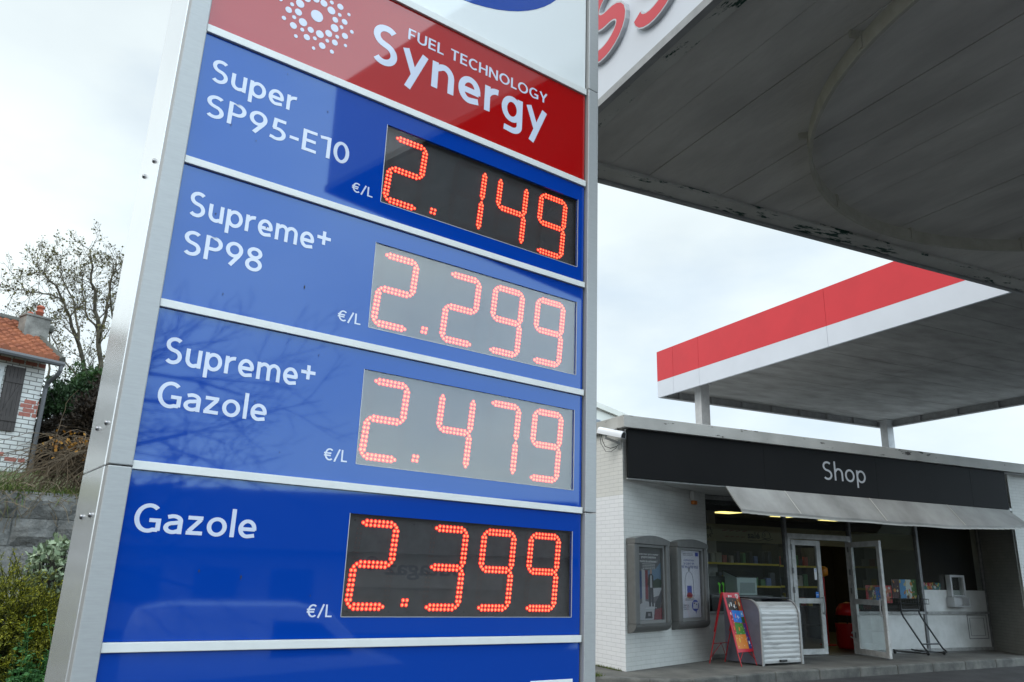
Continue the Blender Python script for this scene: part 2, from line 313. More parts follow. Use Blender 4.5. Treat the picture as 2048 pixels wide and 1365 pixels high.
M_lens = mat('glowing_red_lens', (.5, .01, .01), .3, emit=(1, .018, .012), estr=.85)
M_unlit = mat('unlit_led', (.16, .07, .055), .35)
M_hole = mat('black_recess', (.008, .008, .009), .8)
M_cover = glass('display_cover_glass', (.97, .97, .97), 1.72, .0)
M_edge = mat('thin_display_trim', (.45, .45, .47), .4, .5)

# ---------------------------------------------------------------- ground
M_asph = mat('worn_asphalt', (.036, .036, .038), .9, var=.35, vscale=2.2, bump=.5, bscale=160, det=9)
M_pave = mat('stained_concrete_pavement', (.145, .138, .122), .9, c2=(.07, .068, .062), vscale=2.0, bump=.35, bscale=60, world_tex=True, det=9)
g = MB(); g.box(-300, 300, -13.5, 300, -.6, -.12); tag(g.build('forecourt', M_asph), kind='structure')
g = MB(); g.prism([(-300, -300), (300, -300), (300, -15.5), (-300, -15.5)], -1.9, -1.35)
g.add([(-300, -15.5, -1.35), (300, -15.5, -1.35), (300, -13.5, -.12), (-300, -13.5, -.12)], [(0, 1, 2, 3)]); tag(g.build('road', M_asph), kind='structure')
KERB = [(-3.2, 1.6), (-.78, -.25), (-.18, -.76), (.35, -.88), (1.93, -.55), (7.8, -.07), (15, .5)]
g = MB(); g.prism(KERB + [(15, 9), (-3.2, 9)], -.2, 0); tag(g.build('pavement', M_pave, bevel=.025), kind='structure')
M_kerb = mat('kerb_stone', (.17, .165, .15), .9, c2=(.075, .075, .07), vscale=4, bump=.4, bscale=40, world_tex=True)
g = MB()
for (x0, y0), (x1, y1) in zip(KERB[1:], KERB[2:]):
    d = Vector((x1 - x0, y1 - y0, 0)); L = d.length; d.normalize(); n = Vector((-d.y, d.x, 0)); k = max(1, round(L / .9))
    for i in range(k):
        a = Vector((x0, y0, 0)) + d * (L * i / k + .004); b = Vector((x0, y0, 0)) + d * (L * (i + 1) / k - .004); q = -n * .012
        g.prism([tuple((a + q)[:2]), tuple((b + q)[:2]), tuple((b + n * .13)[:2]), tuple((a + n * .13)[:2])], -.19, .006 + rnd.uniform(-.002, .003))
tag(g.build('kerb', M_kerb, bevel=.02), kind='structure')

# ---------------------------------------------------------------- price totem (own frame: x along the face, y into it, z up)
SO = Vector((-5.998877, -6.622856, 1.161083)); SU = Vector((.982526, .185654, -.013264)); SN = Vector((.185637, -.982615, -.002506)); SZ = Vector((.013499, 0, .999909))
MS = Matrix(((SU.x, -SN.x, SZ.x, SO.x), (SU.y, -SN.y, SZ.y, SO.y), (SU.z, -SN.z, SZ.z, SO.z), (0, 0, 0, 1)))
GZ = -1.285
MS0 = MS @ Matrix.Translation((.8, .17, GZ))             # origin at the foot of the totem
totem = thing('price_totem', 'tall illuminated fuel price totem with blue price rows and silver frame', 'price sign', mat=MS0)
OFF = Vector((.8, .17, GZ))
class TB(MB):
    def build(s, name, mats, parent=None, bevel=0):
        return super().build(name, mats, parent or totem, OFF, bevel)
def tface(poly, y): return [Vector((p[0], y, p[1])) for p in poly]
TOPZ = 3.7
for u0, u1 in ((-.060, -.001), (1.602, 1.659)):
    for z0, z1 in ((GZ, .2455), (.2485, 2.0985), (2.1015, TOPZ)):
        t = TB(); t.box(u0, u1, -.013, .03, z0, z1); t.build('corner_post', M_alu, bevel=.003)
for u0, u1 in ((-.062, -.050), (1.649, 1.661)):
    for z0, z1 in ((GZ, .2455), (.2485, 2.0985), (2.1015, TOPZ)):
        t = TB(); n = 40
        t.box(u0, u1, .031, .345, z0, z1); t.build('side_panel', M_mirror, bevel=.002)
t = TB(); t.box(-.048, 1.648, .20, .33, GZ, TOPZ); t.build('core_box', M_hole)
t = TB(); t.box(-.048, 1.648, .331, .345, GZ, TOPZ); t.build('back_panel', M_alu)
t = TB(); t.bbox(-.25, 1.85, -.1, .45, GZ - .02, GZ + .06, .015); t.build('base_plate', M_pave)
bars = [(2.0685, 2.0992), (1.6174, 1.6445), (1.1554, 1.1791), (.6999, .7236), (.2418, .2651), (-.2165, -.1924), (-.80, -.776)]
for z0, z1 in bars:
    t = TB(); t.box(.0, 1.597, -.004, .05, z0, z1); t.build('crossbar', M_alubar, bevel=.0015)
M_bolt = mat('steel_bolt', (.3, .3, .31), .25, 1)
for n_, z in ((.105, 1.181), (.233, 1.181), (.098, .370), (.227, .370), (.089, .1205), (.218, .1205)):
    t = TB(); t.smooth = True
    t.lathe([(.0075, 0), (.0075, .003), (.006, .006), (.003, .0075)], 12, Matrix.Translation((-.062, n_, z)) @ Matrix.Rotation(R(-90), 4, 'Y')); t.build('bolt', M_bolt)

def panel(z0, z1, m, name='price_panel', hole=None, y=.006):
    t = TB(); u0, u1 = .001, 1.596
    a, b = z0 + .001, z1 - .001
    if hole:
        h0, h1, k0, k1 = hole
        t.box(u0, h0, y, y + .012, a, b); t.box(h1, u1, y, y + .012, a, b); t.box(h0, h1, y, y + .012, k1, b); t.box(h0, h1, y, y + .012, a, k0)
    else: t.box(u0, u1, y, y + .012, a, b)
    return t.build(name, m)
def sub(t, name, m, par):
    o = MB.build(t, name, m, par, OFF); return o
def lettering(par, body, u0, u1, base, cap, m, w, y=.0052, name='lettering'):
    t = TB(); word(t, body, u0, u1, base, cap, y, w); return sub(t, name, m, par)

# header with the oval emblem, above the frame of the photo for the most part
hp = panel(2.0992, TOPZ - .05, M_white, 'header_panel')
def ellipse(cx, cz, a, b, n=72): return [(cx + a * math.cos(2 * math.pi * k / n), cz + b * math.sin(2 * math.pi * k / n)) for k in range(n)]
t = TB(); o_, i_ = ellipse(.8, 2.766, .72, .5436), ellipse(.8, 2.766, .60, .43); n = len(o_)
t.add(tface(o_, .0052) + tface(i_, .0052), [(k, (k + 1) % n, n + (k + 1) % n, n + k) for k in range(n)]); sub(t, 'emblem_ring', M_blue, hp)

# red fuel panel
fp = panel(1.6445, 2.0685, M_red, 'fuel_panel')
lettering(fp, 'Synergy', .5607, 1.3805, 1.7785, 1.9465, M_letter, .152, name='large_lettering')
lettering(fp, 'FUEL TECHNOLOGY', .7040, 1.3806, 1.9356, 1.9832, M_letter, .145, name='small_lettering')
DOTS = [(0, 0, .0225), (-.066, -.018, .0128), (-.046, -.049, .0148), (-.064, .018, .0151), (-.016, -.065, .0113), (.018, -.066, .0144), (.049, -.048, .013), (.068, -.016, .0147), (.067, .018, .0109), (.049, .048, .0148), (.019, .063, .0132),
        (-.1, -.026, .0116), (-.077, -.078, .0122), (-.026, -.1, .0112), (.031, -.107, .0121), (.075, -.073, .0112), (.109, -.029, .0118), (.102, .027, .011), (.08, .08, .0118), (-.078, -.045, .0072), (-.091, .001, .0072), (-.045, -.079, .0072), (.002, -.091, .007),
        (.047, -.079, .0071), (.081, -.046, .0072), (.093, 0, .0072), (.081, .046, .0072), (.047, .081, .0075), (-.112, -.065, .0077), (-.064, -.114, .0066), (.002, -.131, .0063), (.068, -.114, .0076), (.115, -.066, .0062), (.133, 0, .0073), (.115, .065, .0063)]
for a_ in (100, 130): DOTS += [(.066 * math.cos(R(a_)), .066 * math.sin(R(a_)), .0135)]
for a_ in (72, 100, 128, 155): DOTS += [(.106 * math.cos(R(a_)), .106 * math.sin(R(a_)), .0118)]
for a_ in (88, 117, 146): DOTS += [(.092 * math.cos(R(a_)), .092 * math.sin(R(a_)), .0072)]
for a_ in (60, 90, 120, 150, 180): DOTS += [(.132 * math.cos(R(a_)), .132 * math.sin(R(a_)), .007)]
t = TB()
for x, z, r in DOTS: t.add(tface(ellipse(.347 + x, 1.855 + z, r, r, 20), .0052), [tuple(range(20))])
sub(t, 'dot_burst', M_letter, fp)

SEG = {'1': 'bc', '2': 'abged', '3': 'abgcd', '4': 'fgbc', '7': 'abc', '9': 'abcdfg'}
def led_points(x0, zc, ch):
    """two-row LED segments of one slanted seven-segment digit; returns lit and unlit points"""
    w, h, q, p = .129, .126, .0064, .0145; lit, off = [], []
    def P(x, z): return (x0 + x + .083 * z, zc + z)
    def hor(z):
        o = [(w / 2 + p * (k - 3), z + s * q) for k in range(7) for s in (-1, 1)] + [(w / 2 - .056, z), (w / 2 + .056, z)]; return o
    def ver(x, z):
        o = [(x + s * q, z + p * (k - 3)) for k in range(7) for s in (-1, 1)] + [(x, z - .0545), (x, z + .0545)]; return o
    S = {'a': hor(h), 'g': hor(0), 'd': hor(-h), 'f': ver(0, h / 2), 'b': ver(w, h / 2), 'e': ver(0, -h / 2), 'c': ver(w, -h / 2)}
    for s, pts in S.items(): (lit if s in SEG[ch] else off).extend([P(*a) for a in pts])
    return lit, off
def leds(t, pts, y=.0285):
    for x, z in pts:
        t.mat(1).add(tface(ellipse(x, z, .0070, .0070, 10), y - .00002 * (len(t.f) % 7)), [tuple(range(10))])
        ring = tface(ellipse(x, z, .0042, .0042, 8), y - .001) + tface(ellipse(x, z, .0024, .0024, 8), y - .0035)
        t.mat(0).add(ring, [(k, (k + 1) % 8, 8 + (k + 1) % 8, 8 + k) for k in range(8)] + [tuple(range(8, 16))])
rows = [  # z of the panel, display rectangle, digits, lettering lines
    ((1.1791, 1.6174), (.6526, 1.5620, 1.2410, 1.5470), '2149', [('Super', .0349, .3143, 1.4572, 1.5390), ('SP95-E10', .0348, .5186, 1.3335, 1.4115)], (.5407, .6196, 1.2445, 1.2800)),
    ((.7236, 1.1554), (.6494, 1.5616, .7808, 1.0868), '2299', [('Supreme+', .0343, .4858, .9960, 1.0770), ('SP98', .0354, .2722, .8733, .9500)], (.5372, .6192, .7806, .8165)),
    ((.2651, .6999), (.6491, 1.5565, .3277, .6370), '2479', [('Supreme+', .0347, .4832, .5425, .6202), ('Gazole', .0348, .3445, .4182, .4918)], (.5387, .6171, .3278, .3645)),
    ((-.1924, .2418), (.6452, 1.5543, -.1300, .1740), '2399', [('Gazole', .0279, .3568, .0813, .1557)], (.5355, .6149, -.1314, -.0960)),
]
for (z0, z1), D, dig, lines, eu in rows:
    pp = panel(z0, z1, M_blue, 'price_panel', D)
    for body, a, b, c, d in lines: lettering(pp, body, a, b, c, d, M_letter, .138)
    lettering(pp, '\u20ac/L', *eu, M_letter, .125, name='unit_lettering')
    zc = (D[2] + D[3]) / 2 + .002
    t = TB(); t.mat(0).box(D[0] - .01, D[1] + .01, .030, .04, D[2] - .01, D[3] + .01)
    rr = random.Random(dig)
    t.mat(1)
    for k in range(26):                                     # small dark screw heads along the board
        x = D[0] + .03 + (D[1] - D[0] - .06) * (k % 13) / 12; z = D[3] - .018 if k < 13 else D[2] + .014
        t.add(tface(ellipse(x, z, .0032, .0032, 8), .0295), [tuple(range(8))])
    t.mat(2)
    unl = []
    for x0, ch in zip((.685, .956, 1.162, 1.370), dig): unl += led_points(x0 + (D[0] - .6465) * .6, zc, ch)[1]
    for x, z in unl: t.add(tface(ellipse(x, z, .0022, .0022, 6), .0290), [tuple(range(6))])
    t.mat(1)
    for x, z in unl: t.add(tface(ellipse(x + .0005, z, .0048, .0048, 8), .0294), [tuple(range(8))])
    scr = sub(t, 'display_board', [M_board, M_hole, M_unlit], pp)
    for x0, ch in zip((.685, .956, 1.162, 1.370), dig):
        t = TB(); leds(t, led_points(x0 + (D[0] - .6465) * .6, zc, ch)[0]); sub(t, 'digit', [M_led, M_lens], pp)
    t = TB(); dx = .864 + (D[0] - .6465) * .6
    leds(t, [(dx + .0145 * i + .0025 * j, zc - .126 + .0145 * j + .006) for i in (0, 1) for j in (0, 1)]); sub(t, 'decimal_point', [M_led, M_lens], pp)
    t = TB(); t.box(D[0] + .0005, D[1] - .0005, .0095, .0125, D[2] + .0005, D[3] - .0005); sub(t, 'cover_glass', M_cover, pp)
    t = TB()
    for a in ((D[0] - .0015, D[0] + .0003, D[2], D[3]), (D[0], D[1], D[2] - .0015, D[2] + .0003), (D[1] - .0003, D[1] + .0015, D[2], D[3])): t.box(a[0], a[1], .0048, .0078, a[2], a[3])
    sub(t, 'display_trim', M_edge, pp)
M_speck = mat('dirt_speck', (.03, .028, .03), .8)
rs_ = random.Random(19)
for pp, (z0, z1) in zip([o for o in totem.children if o.name.startswith('price_panel')], [r[0] for r in rows]):
    for k in range(4):
        u, z = rs_.uniform(.06, .60), rs_.uniform(z0 + .03, z1 - .03); w, h = rs_.uniform(.0008, .0022), rs_.uniform(.002, .012)
        t = TB(); t.add(tface([(u - w, z), (u, z - h), (u + w, z), (u + w * .4, z + h * .4), (u - w * .6, z + h * .3)], .0045), [(0, 1, 2, 3, 4)]); sub(t, 'dirt_speck', M_speck, pp)
lp = panel(-.776, -.2165, M_blue, 'base_panel')
t = TB(); t.bbox(1.372, 1.563, .0030, .0055, -.55, -.3385, .001); sub(t, 'notice_label', M_white, lp)
lp2 = panel(GZ + .06, -.80, M_blue, 'base_panel')

# ---------------------------------------------------------------- near forecourt canopy
M_plank = mat('grey_concrete_plank', (.68, .655, .61), .9, c2=(.50, .48, .45), vscale=1.6, bump=.25, bscale=22, world_tex=True, det=9, stretch=(1.6, .5, 1))
M_peel = streaked('peeling_edge_paint', (.56, .55, .51), (.012, .055, .038), (3.2, 1.1, 3), (.55, .59), scale=2.6)
M_peel2 = streaked('peeling_edge_paint_far', (.56, .55, .51), (.012, .055, .038), (1.0, 3.2, 3), (.55, .59), scale=2.6)
M_fascia = mat('white_fascia_panel', (.64, .665, .72), .3, var=.03, vscale=1.5)
M_redf = mat('red_fascia_band', (.62, .026, .035), .32, var=.05, vscale=1.2)
M_steel = mat('painted_grey_steel', (.33, .33, .33), .55, var=.12, vscale=9, bump=.05)
M_rail = mat('dull_cream_rail', (.50, .485, .42), .7, c2=(.42, .40, .33), vscale=9)
can = thing('forecourt_canopy', 'wide concrete forecourt canopy overhead with white fascia carrying raised red letters', 'canopy', (2.0, -7, -.12))
X0, X1, Y0, Y1, Z0 = -3.40, 7.6, -9.9, -3.94, 4.3
t = Rel(can); x = X0 + .17
while x < X1 - .2:
    w = min(.372, X1 - .12 - x); t.box(x, x + w - .005, Y0 + .2, Y1 - .22, Z0 + .010 + rnd.uniform(0, .004), Z0 + .2); x += .372
t.box(X0 + .1, X1 - .05, Y0 + .1, Y1 - .1, Z0 + .16, Z0 + .9)
t.build('concrete_soffit', M_plank)
t = Rel(can); t.mat(0).box(X0 + .03, X0 + .168, Y0 + .03, Y1 - .03, Z0 - .012, Z0 + .15); t.mat(0).box(X1 - .12, X1 - .03, Y0 + .03, Y1 - .03, Z0 - .012, Z0 + .15)
t.mat(1).box(X0 + .17, X1 - .122, Y1 - .218, Y1 - .03, Z0 - .014, Z0 + .15); t.mat(1).box(X0 + .17, X1 - .122, Y0 + .03, Y0 + .198, Z0 - .014, Z0 + .15)
t.build('edge_beam', [M_peel, M_peel2], bevel=.008)
t = Rel(can)
t.box(X0 - .005, X0 + .028, Y0, Y1, Z0 + .03, Z0 + 1.02); t.box(X1 - .03, X1, Y0, Y1, Z0 + .03, Z0 + 1.02)
t.box(X0 + .03, X1 - .032, Y1 - .03, Y1, Z0 + .03, Z0 + 1.02); t.box(X0 + .03, X1 - .032, Y0, Y0 + .03, Z0 + .03, Z0 + 1.02)
fas = t.build('fascia', M_fascia)
t = Rel(can)
t.box(X0 - .02, X0 + .03, Y0 - .01, Y1 + .012, Z0 - .03, Z0 + .028); t.box(X0 + .032, X1, Y1 - .028, Y1 + .014, Z0 - .032, Z0 + .027); t.box(X0 + .032, X1, Y0 - .012, Y0 + .028, Z0 - .032, Z0 + .027)
t.build('fascia_trim', M_steel)
# raised letters on the fascia, only their lower bowls show past the totem
M_rl = mat('raised_letter_face', (.60, .035, .05), .35); M_rls = mat('raised_letter_return', (.52, .53, .56), .4)
def s_path(cy, cz, h, w):
    pts = []
    for k in range(33):
        a = R(15 + 255 * k / 16) if k <= 16 else R(90 - 255 * (k - 16) / 16)
        if k <= 16: pts.append((cy + w * math.cos(a), cz + h * .5 + h * .5 * math.sin(a)))
        else: pts.append((cy + w * math.cos(a), cz - h * .5 + h * .5 * math.sin(a)))
    return pts
def ribbon(path, hw):
    L, Rr = [], []
    for i, (a, b) in enumerate(path):
        p, q = path[max(0, i - 1)], path[min(len(path) - 1, i + 1)]; dx, dz = q[0] - p[0], q[1] - p[1]; l = math.hypot(dx, dz) or 1
        wv = hw * (.72 + .28 * math.sin(math.pi * i / (len(path) - 1)))
        L.append((a - dz / l * wv, b + dx / l * wv)); Rr.append((a + dz / l * wv, b - dx / l * wv))
    return L, Rr
for cy, cz in ((-5.03, 4.89), (-5.60, 4.80)):
    # the letters lean; y decreases to the right as the face is read from outside
    pth = [(cy - (a - cy) - .22 * (b - cz), b) for a, b in s_path(cy, cz, .25, .19)]
    for hw, xx, d, m_, nm in ((.066, X0 - .0375, .032, M_rls, 'letter'), (.054, X0 - .0385, .006, M_rl, 'letter_face')):
        L, Rr = ribbon(pth, hw); n = len(L); t = Rel(can)
        vs = [Vector((xx, a, b)) for a, b in L] + [Vector((xx, a, b)) for a, b in Rr] + [Vector((xx + d, a, b)) for a, b in L] + [Vector((xx + d, a, b)) for a, b in Rr]
        fs = []
        for i in range(n - 1):
            fs += [(i, i + 1, n + i + 1, n + i), (2 * n + i, 3 * n + i, 3 * n + i + 1, 2 * n + i + 1), (i, 2 * n + i, 2 * n + i + 1, i + 1), (n + i, n + i + 1, 3 * n + i + 1, 3 * n + i)]
        fs += [(0, n, 3 * n, 2 * n), (n - 1, 3 * n - 1, 4 * n - 1, 2 * n - 1)]
        t.add(vs, fs); o = t.build(nm, m_, fas if nm == 'letter' else lett)
        if nm == 'letter': lett = o
t = Rel(can); cx, cy, rr_ = .0, -7.02, 2.55
N = 96
ring = []
for r0, r1 in ((rr_ - .012, rr_ + .012),):
    vs = []
    for k in range(N):
        a = 2 * math.pi * k / N; zz = Z0 - .012
        for r, z in ((r0, zz), (r1, zz), (r1, zz - .11), (r0, zz - .11)): vs.append((cx + r * math.cos(a), cy + r * math.sin(a), z))
    t.add(vs, [(k * 4 + j, k * 4 + (j + 1) % 4, ((k + 1) % N) * 4 + (j + 1) % 4, ((k + 1) % N) * 4 + j) for k in range(N) for j in range(4)])
t.build('ring_rail', M_rail)
for k in range(14):
    a = 2 * math.pi * (k + .3) / 14; t = Rel(can); tf = Matrix.Translation((cx, cy, 0)) @ Matrix.Rotation(a, 4, 'Z')
    t.box(rr_ - .02, rr_ + .02, -.02, .02, Z0 - .105, Z0 + .02, tf); t.box(rr_ + .02, rr_ + .075, -.012, .012, Z0 - .03, Z0 + .02, tf); t.build('rail_clip', M_rail)
t = Rel(can); t.bbox(1.8, 2.2, -7.2, -6.8, -.12, Z0 + .1, .02); t.build('column', M_steel)

# ---------------------------------------------------------------- far canopy, red over white
can2 = thing('pump_canopy', 'concrete canopy with red and white fascia on steel posts rising behind shop roof', 'canopy', (7.3, .4, -.12))
X0, X1, Y0, Y1, Z0 = 3.93, 10.75, -3.75, 4.5, 4.78
t = Rel(can2); y = Y0 + .06
M_plank2 = mat('pale_concrete_plank', (.42, .415, .40), .9, c2=(.28, .275, .26), vscale=2.2, bump=.25, bscale=22, world_tex=True, det=9, stretch=(.6, 1.5, 1))
while y < Y1 - .1:
    w = min(.60, Y1 - .06 - y); t.box(X0 + .06, 6.80, y, y + w - .008, Z0 + .15 + rnd.uniform(0, .004), Z0 + .2); t.box(6.812, X1 - .06, y, y + w - .008, Z0 + .15 + rnd.uniform(0, .004), Z0 + .2); y += .60
t.box(X0 + .05, X1 - .05, Y0 + .05, Y1 - .05, Z0 + .19, Z0 + .8)
t.build('concrete_soffit', M_plank2)
def fascia_side(x0, x1, y0, y1, cuts, axis):
    pts = [y0] + cuts + [y1] if axis == 'y' else [x0] + cuts + [x1]
    for a, b in zip(pts, pts[1:]):
        t = Rel(can2); g_ = .003
        if axis == 'y': t.mat(0).box(x0, x1, a + g_, b - g_, Z0, Z0 + .348); t.mat(1).box(x0 - .001, x1, a + g_, b - g_, Z0 + .349, Z0 + 1.0)
        else: t.mat(0).box(a + g_, b - g_, y0, y1, Z0, Z0 + .348); t.mat(1).box(a + g_, b - g_, y0, y1, Z0 + .349, Z0 + 1.0)
        t.build('fascia', [M_fascia, M_redf])
fascia_side(X0, X0 + .045, Y0, Y1, [-.102, 3.127, 3.95], 'y'); fascia_side(X0 + .05, X1, Y0, Y0 + .045, [7.3], 'x')
t = Rel(can2)
for z0, z1, w in ((Z0 + .01, Z0 + .19, .02),):
    t.box(X0 + .05, X1, Y1 - .06, Y1 - .06 + w, z0, z1); t.box(X0 + .05, X1, Y1 - .11, Y1 + .0, z0 - .012, z0); t.box(X1 - .06, X1 - .04, Y0 + .05, Y1 - .07, z0, z1); t.box(X1 - .11, X1 + .0, Y0 + .05, Y1 - .115, z0 - .012, z0)
    for k in range(8):
        x = X0 + .5 + k * .86; t.box(x, x + .045, Y1 - .115, Y1 - .062, z0 + .002, z1 - .02)
        y = Y0 + .5 + k * .95; t.box(X1 - .115, X1 - .062, y, y + .045, z0 + .002, z1 - .02)
t.build('edge_beam', M_steel)
for x, y in ((4.30, 3.52), (10.55, 4.27)):
    t = Rel(can2); t.box(x - .105, x + .105, y - .10, y - .088, 0, Z0 + .148); t.box(x - .105, x + .105, y + .088, y + .10, 0, Z0 + .148); t.box(x - .01, x + .01, y - .088, y + .088, 0, Z0 + .148)
    t.box(x - .105, x - .095, y - .087, y + .087, 0, Z0 + .148); t.box(x - .15, x + .15, y - .14, y + .14, Z0 + .125, Z0 + .149); t.build('post', mat('light_steel_post', (.5, .5, .5), .5, var=.1, vscale=6))

# ---------------------------------------------------------------- the shop
M_bl = brick('white_painted_brick_side', (.80, .80, .81), (.765, .765, .78), (.60, .60, .61), .22, .0535, .004, 'y', zsplit=(2.19, (.86, .845, .79)), stain=.05)
M_bf = brick('white_painted_brick_front', (.60, .60, .57), (.575, .575, .545), (.46, .46, .43), .22, .0535, .003, 'x', stain=.18)
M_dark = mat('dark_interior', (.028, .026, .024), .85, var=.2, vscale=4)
M_par = streaked('weathered_parapet', (.42, .41, .385), (.06, .055, .05), (1.2, 1.2, 5.0), (.60, .63), scale=2.4)
M_fb = mat('black_fascia_board', (.0085, .0085, .009), .6, spec=.12, var=.12, vscale=.9, bump=.02, bscale=6)
M_frame = mat('grey_window_frame', (.36, .36, .35), .5, .2, c2=(.24, .24, .23), vscale=12)
M_fdark = mat('dark_window_frame', (.17, .17, .17), .5, .3, var=.2, vscale=14)
M_door = mat('grimy_white_door_frame', (.58, .58, .57), .5, c2=(.40, .40, .39), vscale=9)
M_wpan = mat('off_white_panel', (.60, .60, .585), .6, c2=(.47, .47, .45), vscale=3.2, world_tex=True, det=8)
M_glass = glass('shop_window_glass', (.86, .88, .87), 1.5, 0, dirt=.012)
M_tile = mat('dark_shop_floor', (.10, .095, .09), .5)
M_ceil = mat('shop_ceiling_tile', (.34, .33, .30), .9)
shop = thing('shop_building', 'low white brick station shop with long black fascia and glazed front', 'shop', (4.4, 1.1, 0))
t = Rel(shop); t.prism([(0, .0), (.15, .0653), (.15, 8), (0, 8)], -.02, 3.065); t.build('side_wall', M_bl)
t = Rel(shop); t.prism([(.002, -.0), (2.13, .928), (2.13, 1.135), (.152, .27), (.152, .068)], -.02, 3.05); t.build('angled_wall', M_bf)
t = Rel(shop); t.prism([(8.28, .06), (14, .06), (14, 8), (13.8, 8), (13.8, 1.3), (8.84, 1.3), (8.84, 1.10)], -.02, 3.065); t.build('side_wall', M_bf)
t = Rel(shop); t.prism([(8.285, .085), (8.835, 1.11), (8.795, 1.132), (8.26, .098)], -.02, 2.404); t.build('reveal', brick('dark_grey_brick', (.20, .20, .18), (.185, .185, .165), (.13, .13, .12), .22, .0535, .003, 'y', stain=.3))  # reveal brick coloured darker than the white brick next to it
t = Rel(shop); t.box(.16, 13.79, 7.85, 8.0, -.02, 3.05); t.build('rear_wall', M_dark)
t = Rel(shop); t.box(.0, 13.9, .2, 8.05, 3.07, 3.14); t.build('roof', M_steel)
t = Rel(shop); t.box(-.075, 14, -.155, -.03, 3.07, 3.236); t.box(-.075, .06, -.03, 8.05, 3.07, 3.236); t.build('parapet', M_par, bevel=.006)
t = Rel(shop); t.prism([(.02, -.055), (8.0, -.055), (8.27, .05), (8.74, 1.04), (2.13, 1.04), (2.13, .92)], 2.405, 2.45); t.build('soffit', M_wpan)
t = Rel(shop); t.box(.02, 7.95, -.075, -.055, 2.39, 2.404); t.build('fascia_trim', M_door)
for a, b in ((.02, 2.4), (2.4, 4.725), (4.725, 7.01), (7.01, 7.965)):
    t = Rel(shop); t.box(a + .0015, b - .0015, -.105, -.056, 2.41, 3.062)
    fbo = t.build('fascia_board', M_fb, bevel=.002)
    if a == 2.4:
        t2 = Rel(shop); word(t2, 'Shop', 3.565, 4.475, 2.628, 2.908, -.1062, .105, .13); t2.build('lettering', mat('grey_shop_lettering', (.42, .42, .44), .5), fbo)
t = Rel(shop); t.box(2.0, 13.8, .9, 7.85, -.03, .004); t.build('shop_floor', M_tile)
t = Rel(shop); t.box(.16, 13.8, 1.16, 7.84, 2.47, 2.5); t.build('ceiling', M_ceil)
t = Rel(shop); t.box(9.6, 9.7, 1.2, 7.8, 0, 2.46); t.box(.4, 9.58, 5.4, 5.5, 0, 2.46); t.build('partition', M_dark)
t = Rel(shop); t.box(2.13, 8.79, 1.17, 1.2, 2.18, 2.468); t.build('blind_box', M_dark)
# glazing frame: mullions, head, sill, transom
GY = 1.1
t = Rel(shop)
for x, w in ((2.155, .05), (3.875, .05), (5.345, .05), (7.02, .06), (8.765, .055)):
    t = Rel(shop); t.box(x - w / 2, x + w / 2, GY - .035, GY + .035, 0.002, 2.404); t.build('mullion', M_fdark)
t = Rel(shop); segs = [(2.18, 3.85), (5.37, 6.99), (7.05, 8.737)]
for a, b in segs:
    t = Rel(shop); t.box(a, b, GY - .05, GY + .04, .625, .665); t.build('sill', M_frame); t = Rel(shop); t.box(a, b, GY - .03, GY + .03, 2.34, 2.40); t.build('head_rail', M_frame); t = Rel(shop); t.box(a, b, GY - .03, GY + .03, 0.0, .055); t.build('base_rail', M_frame)
t = Rel(shop); t.box(3.90, 5.32, GY - .045, GY + .04, 1.80, 1.885); t.box(3.90, 5.32, GY - .03, GY + .03, 2.34, 2.40); t.box(3.90, 3.955, GY - .04, GY + .04, .003, 1.798); t.box(5.28, 5.32, GY - .04, GY + .04, .003, 1.798); t.build('door_frame', M_door)
for a, b in segs:
    t = Rel(shop); t.box(a + .003, b - .003, GY - .008, GY + .012, .057, .623); t.build('stall_panel', M_wpan)
t = Rel(shop); t.box(7.053, 8.734, GY - .012, GY - .004, .667, 1.035); t.build('stall_panel', M_wpan)
for a, b, z0, z1 in ((2.183, 3.847, .667, 2.338), (5.373, 6.987, .667, 2.338), (7.053, 8.734, .667, 2.338), (3.903, 5.317, 1.887, 2.338)):
    t = Rel(shop); t.box(a, b, GY, GY + .006, z0, z1); t.build('window_pane', M_glass)
t = Rel(shop)
for x0, x1, z0, z1 in ((8.14, 8.68, .60, .612), (8.14, 8.68, .195, .207), (8.14, 8.152, .2075, .5995), (8.668, 8.68, .2075, .5995), (8.20, 8.60, .55, .556), (8.2, 8.6, .25, .256), (8.2, 8.206, .257, .549), (8.594, 8.6, .257, .549)):
    t.box(x0, x1, GY - .014, GY - .0085, z0, z1)
t.build('vent_hatch', M_fdark)
def door_leaf(name, L, tf, hinge_x):
    root_mats = M_door
    t = Rel(shop); w = .085
    t.box(0, w, -.022, .022, .015, 1.785, tf); t.box(L - w, L, -.022, .022, .015, 1.785, tf)
    t.box(w, L - w, -.0215, .0215, 1.70, 1.785, tf); t.box(w, L - w, -.0215, .0215, .79, .87, tf); t.box(w, L - w, -.0215, .0215, .015, .10, tf)
    d = t.build('door', M_door, bevel=.003)
    t = Rel(shop); t.box(w, L - w, -.004, .004, .872, 1.698, tf); t.box(w, L - w, -.004, .004, .102, .788, tf); t.build('pane', M_glass, d)
    t = Rel(shop); hx = L - .05 if hinge_x == 0 else .05
    t.tube([tf @ Vector((hx, -.06, .62)), tf @ Vector((hx, -.07, .72)), tf @ Vector((hx, -.07, .80)), tf @ Vector((hx, -.06, .9))], .011, 8); t.box(hx - .014, hx + .014, -.06, -.0225, .63, .65, tf); t.box(hx - .014, hx + .014, -.06, -.0225, .87, .89, tf)
    t.build('handle', M_alu, d)
    for z in (.25, .95, 1.25, 1.62):
        t = Rel(shop); t.box(hinge_x * L - .012 + (.0 if hinge_x else -.004), hinge_x * L + .012, -.034, -.0225, z, z + .09, tf); t.build('hinge', M_fdark, d)
    return d
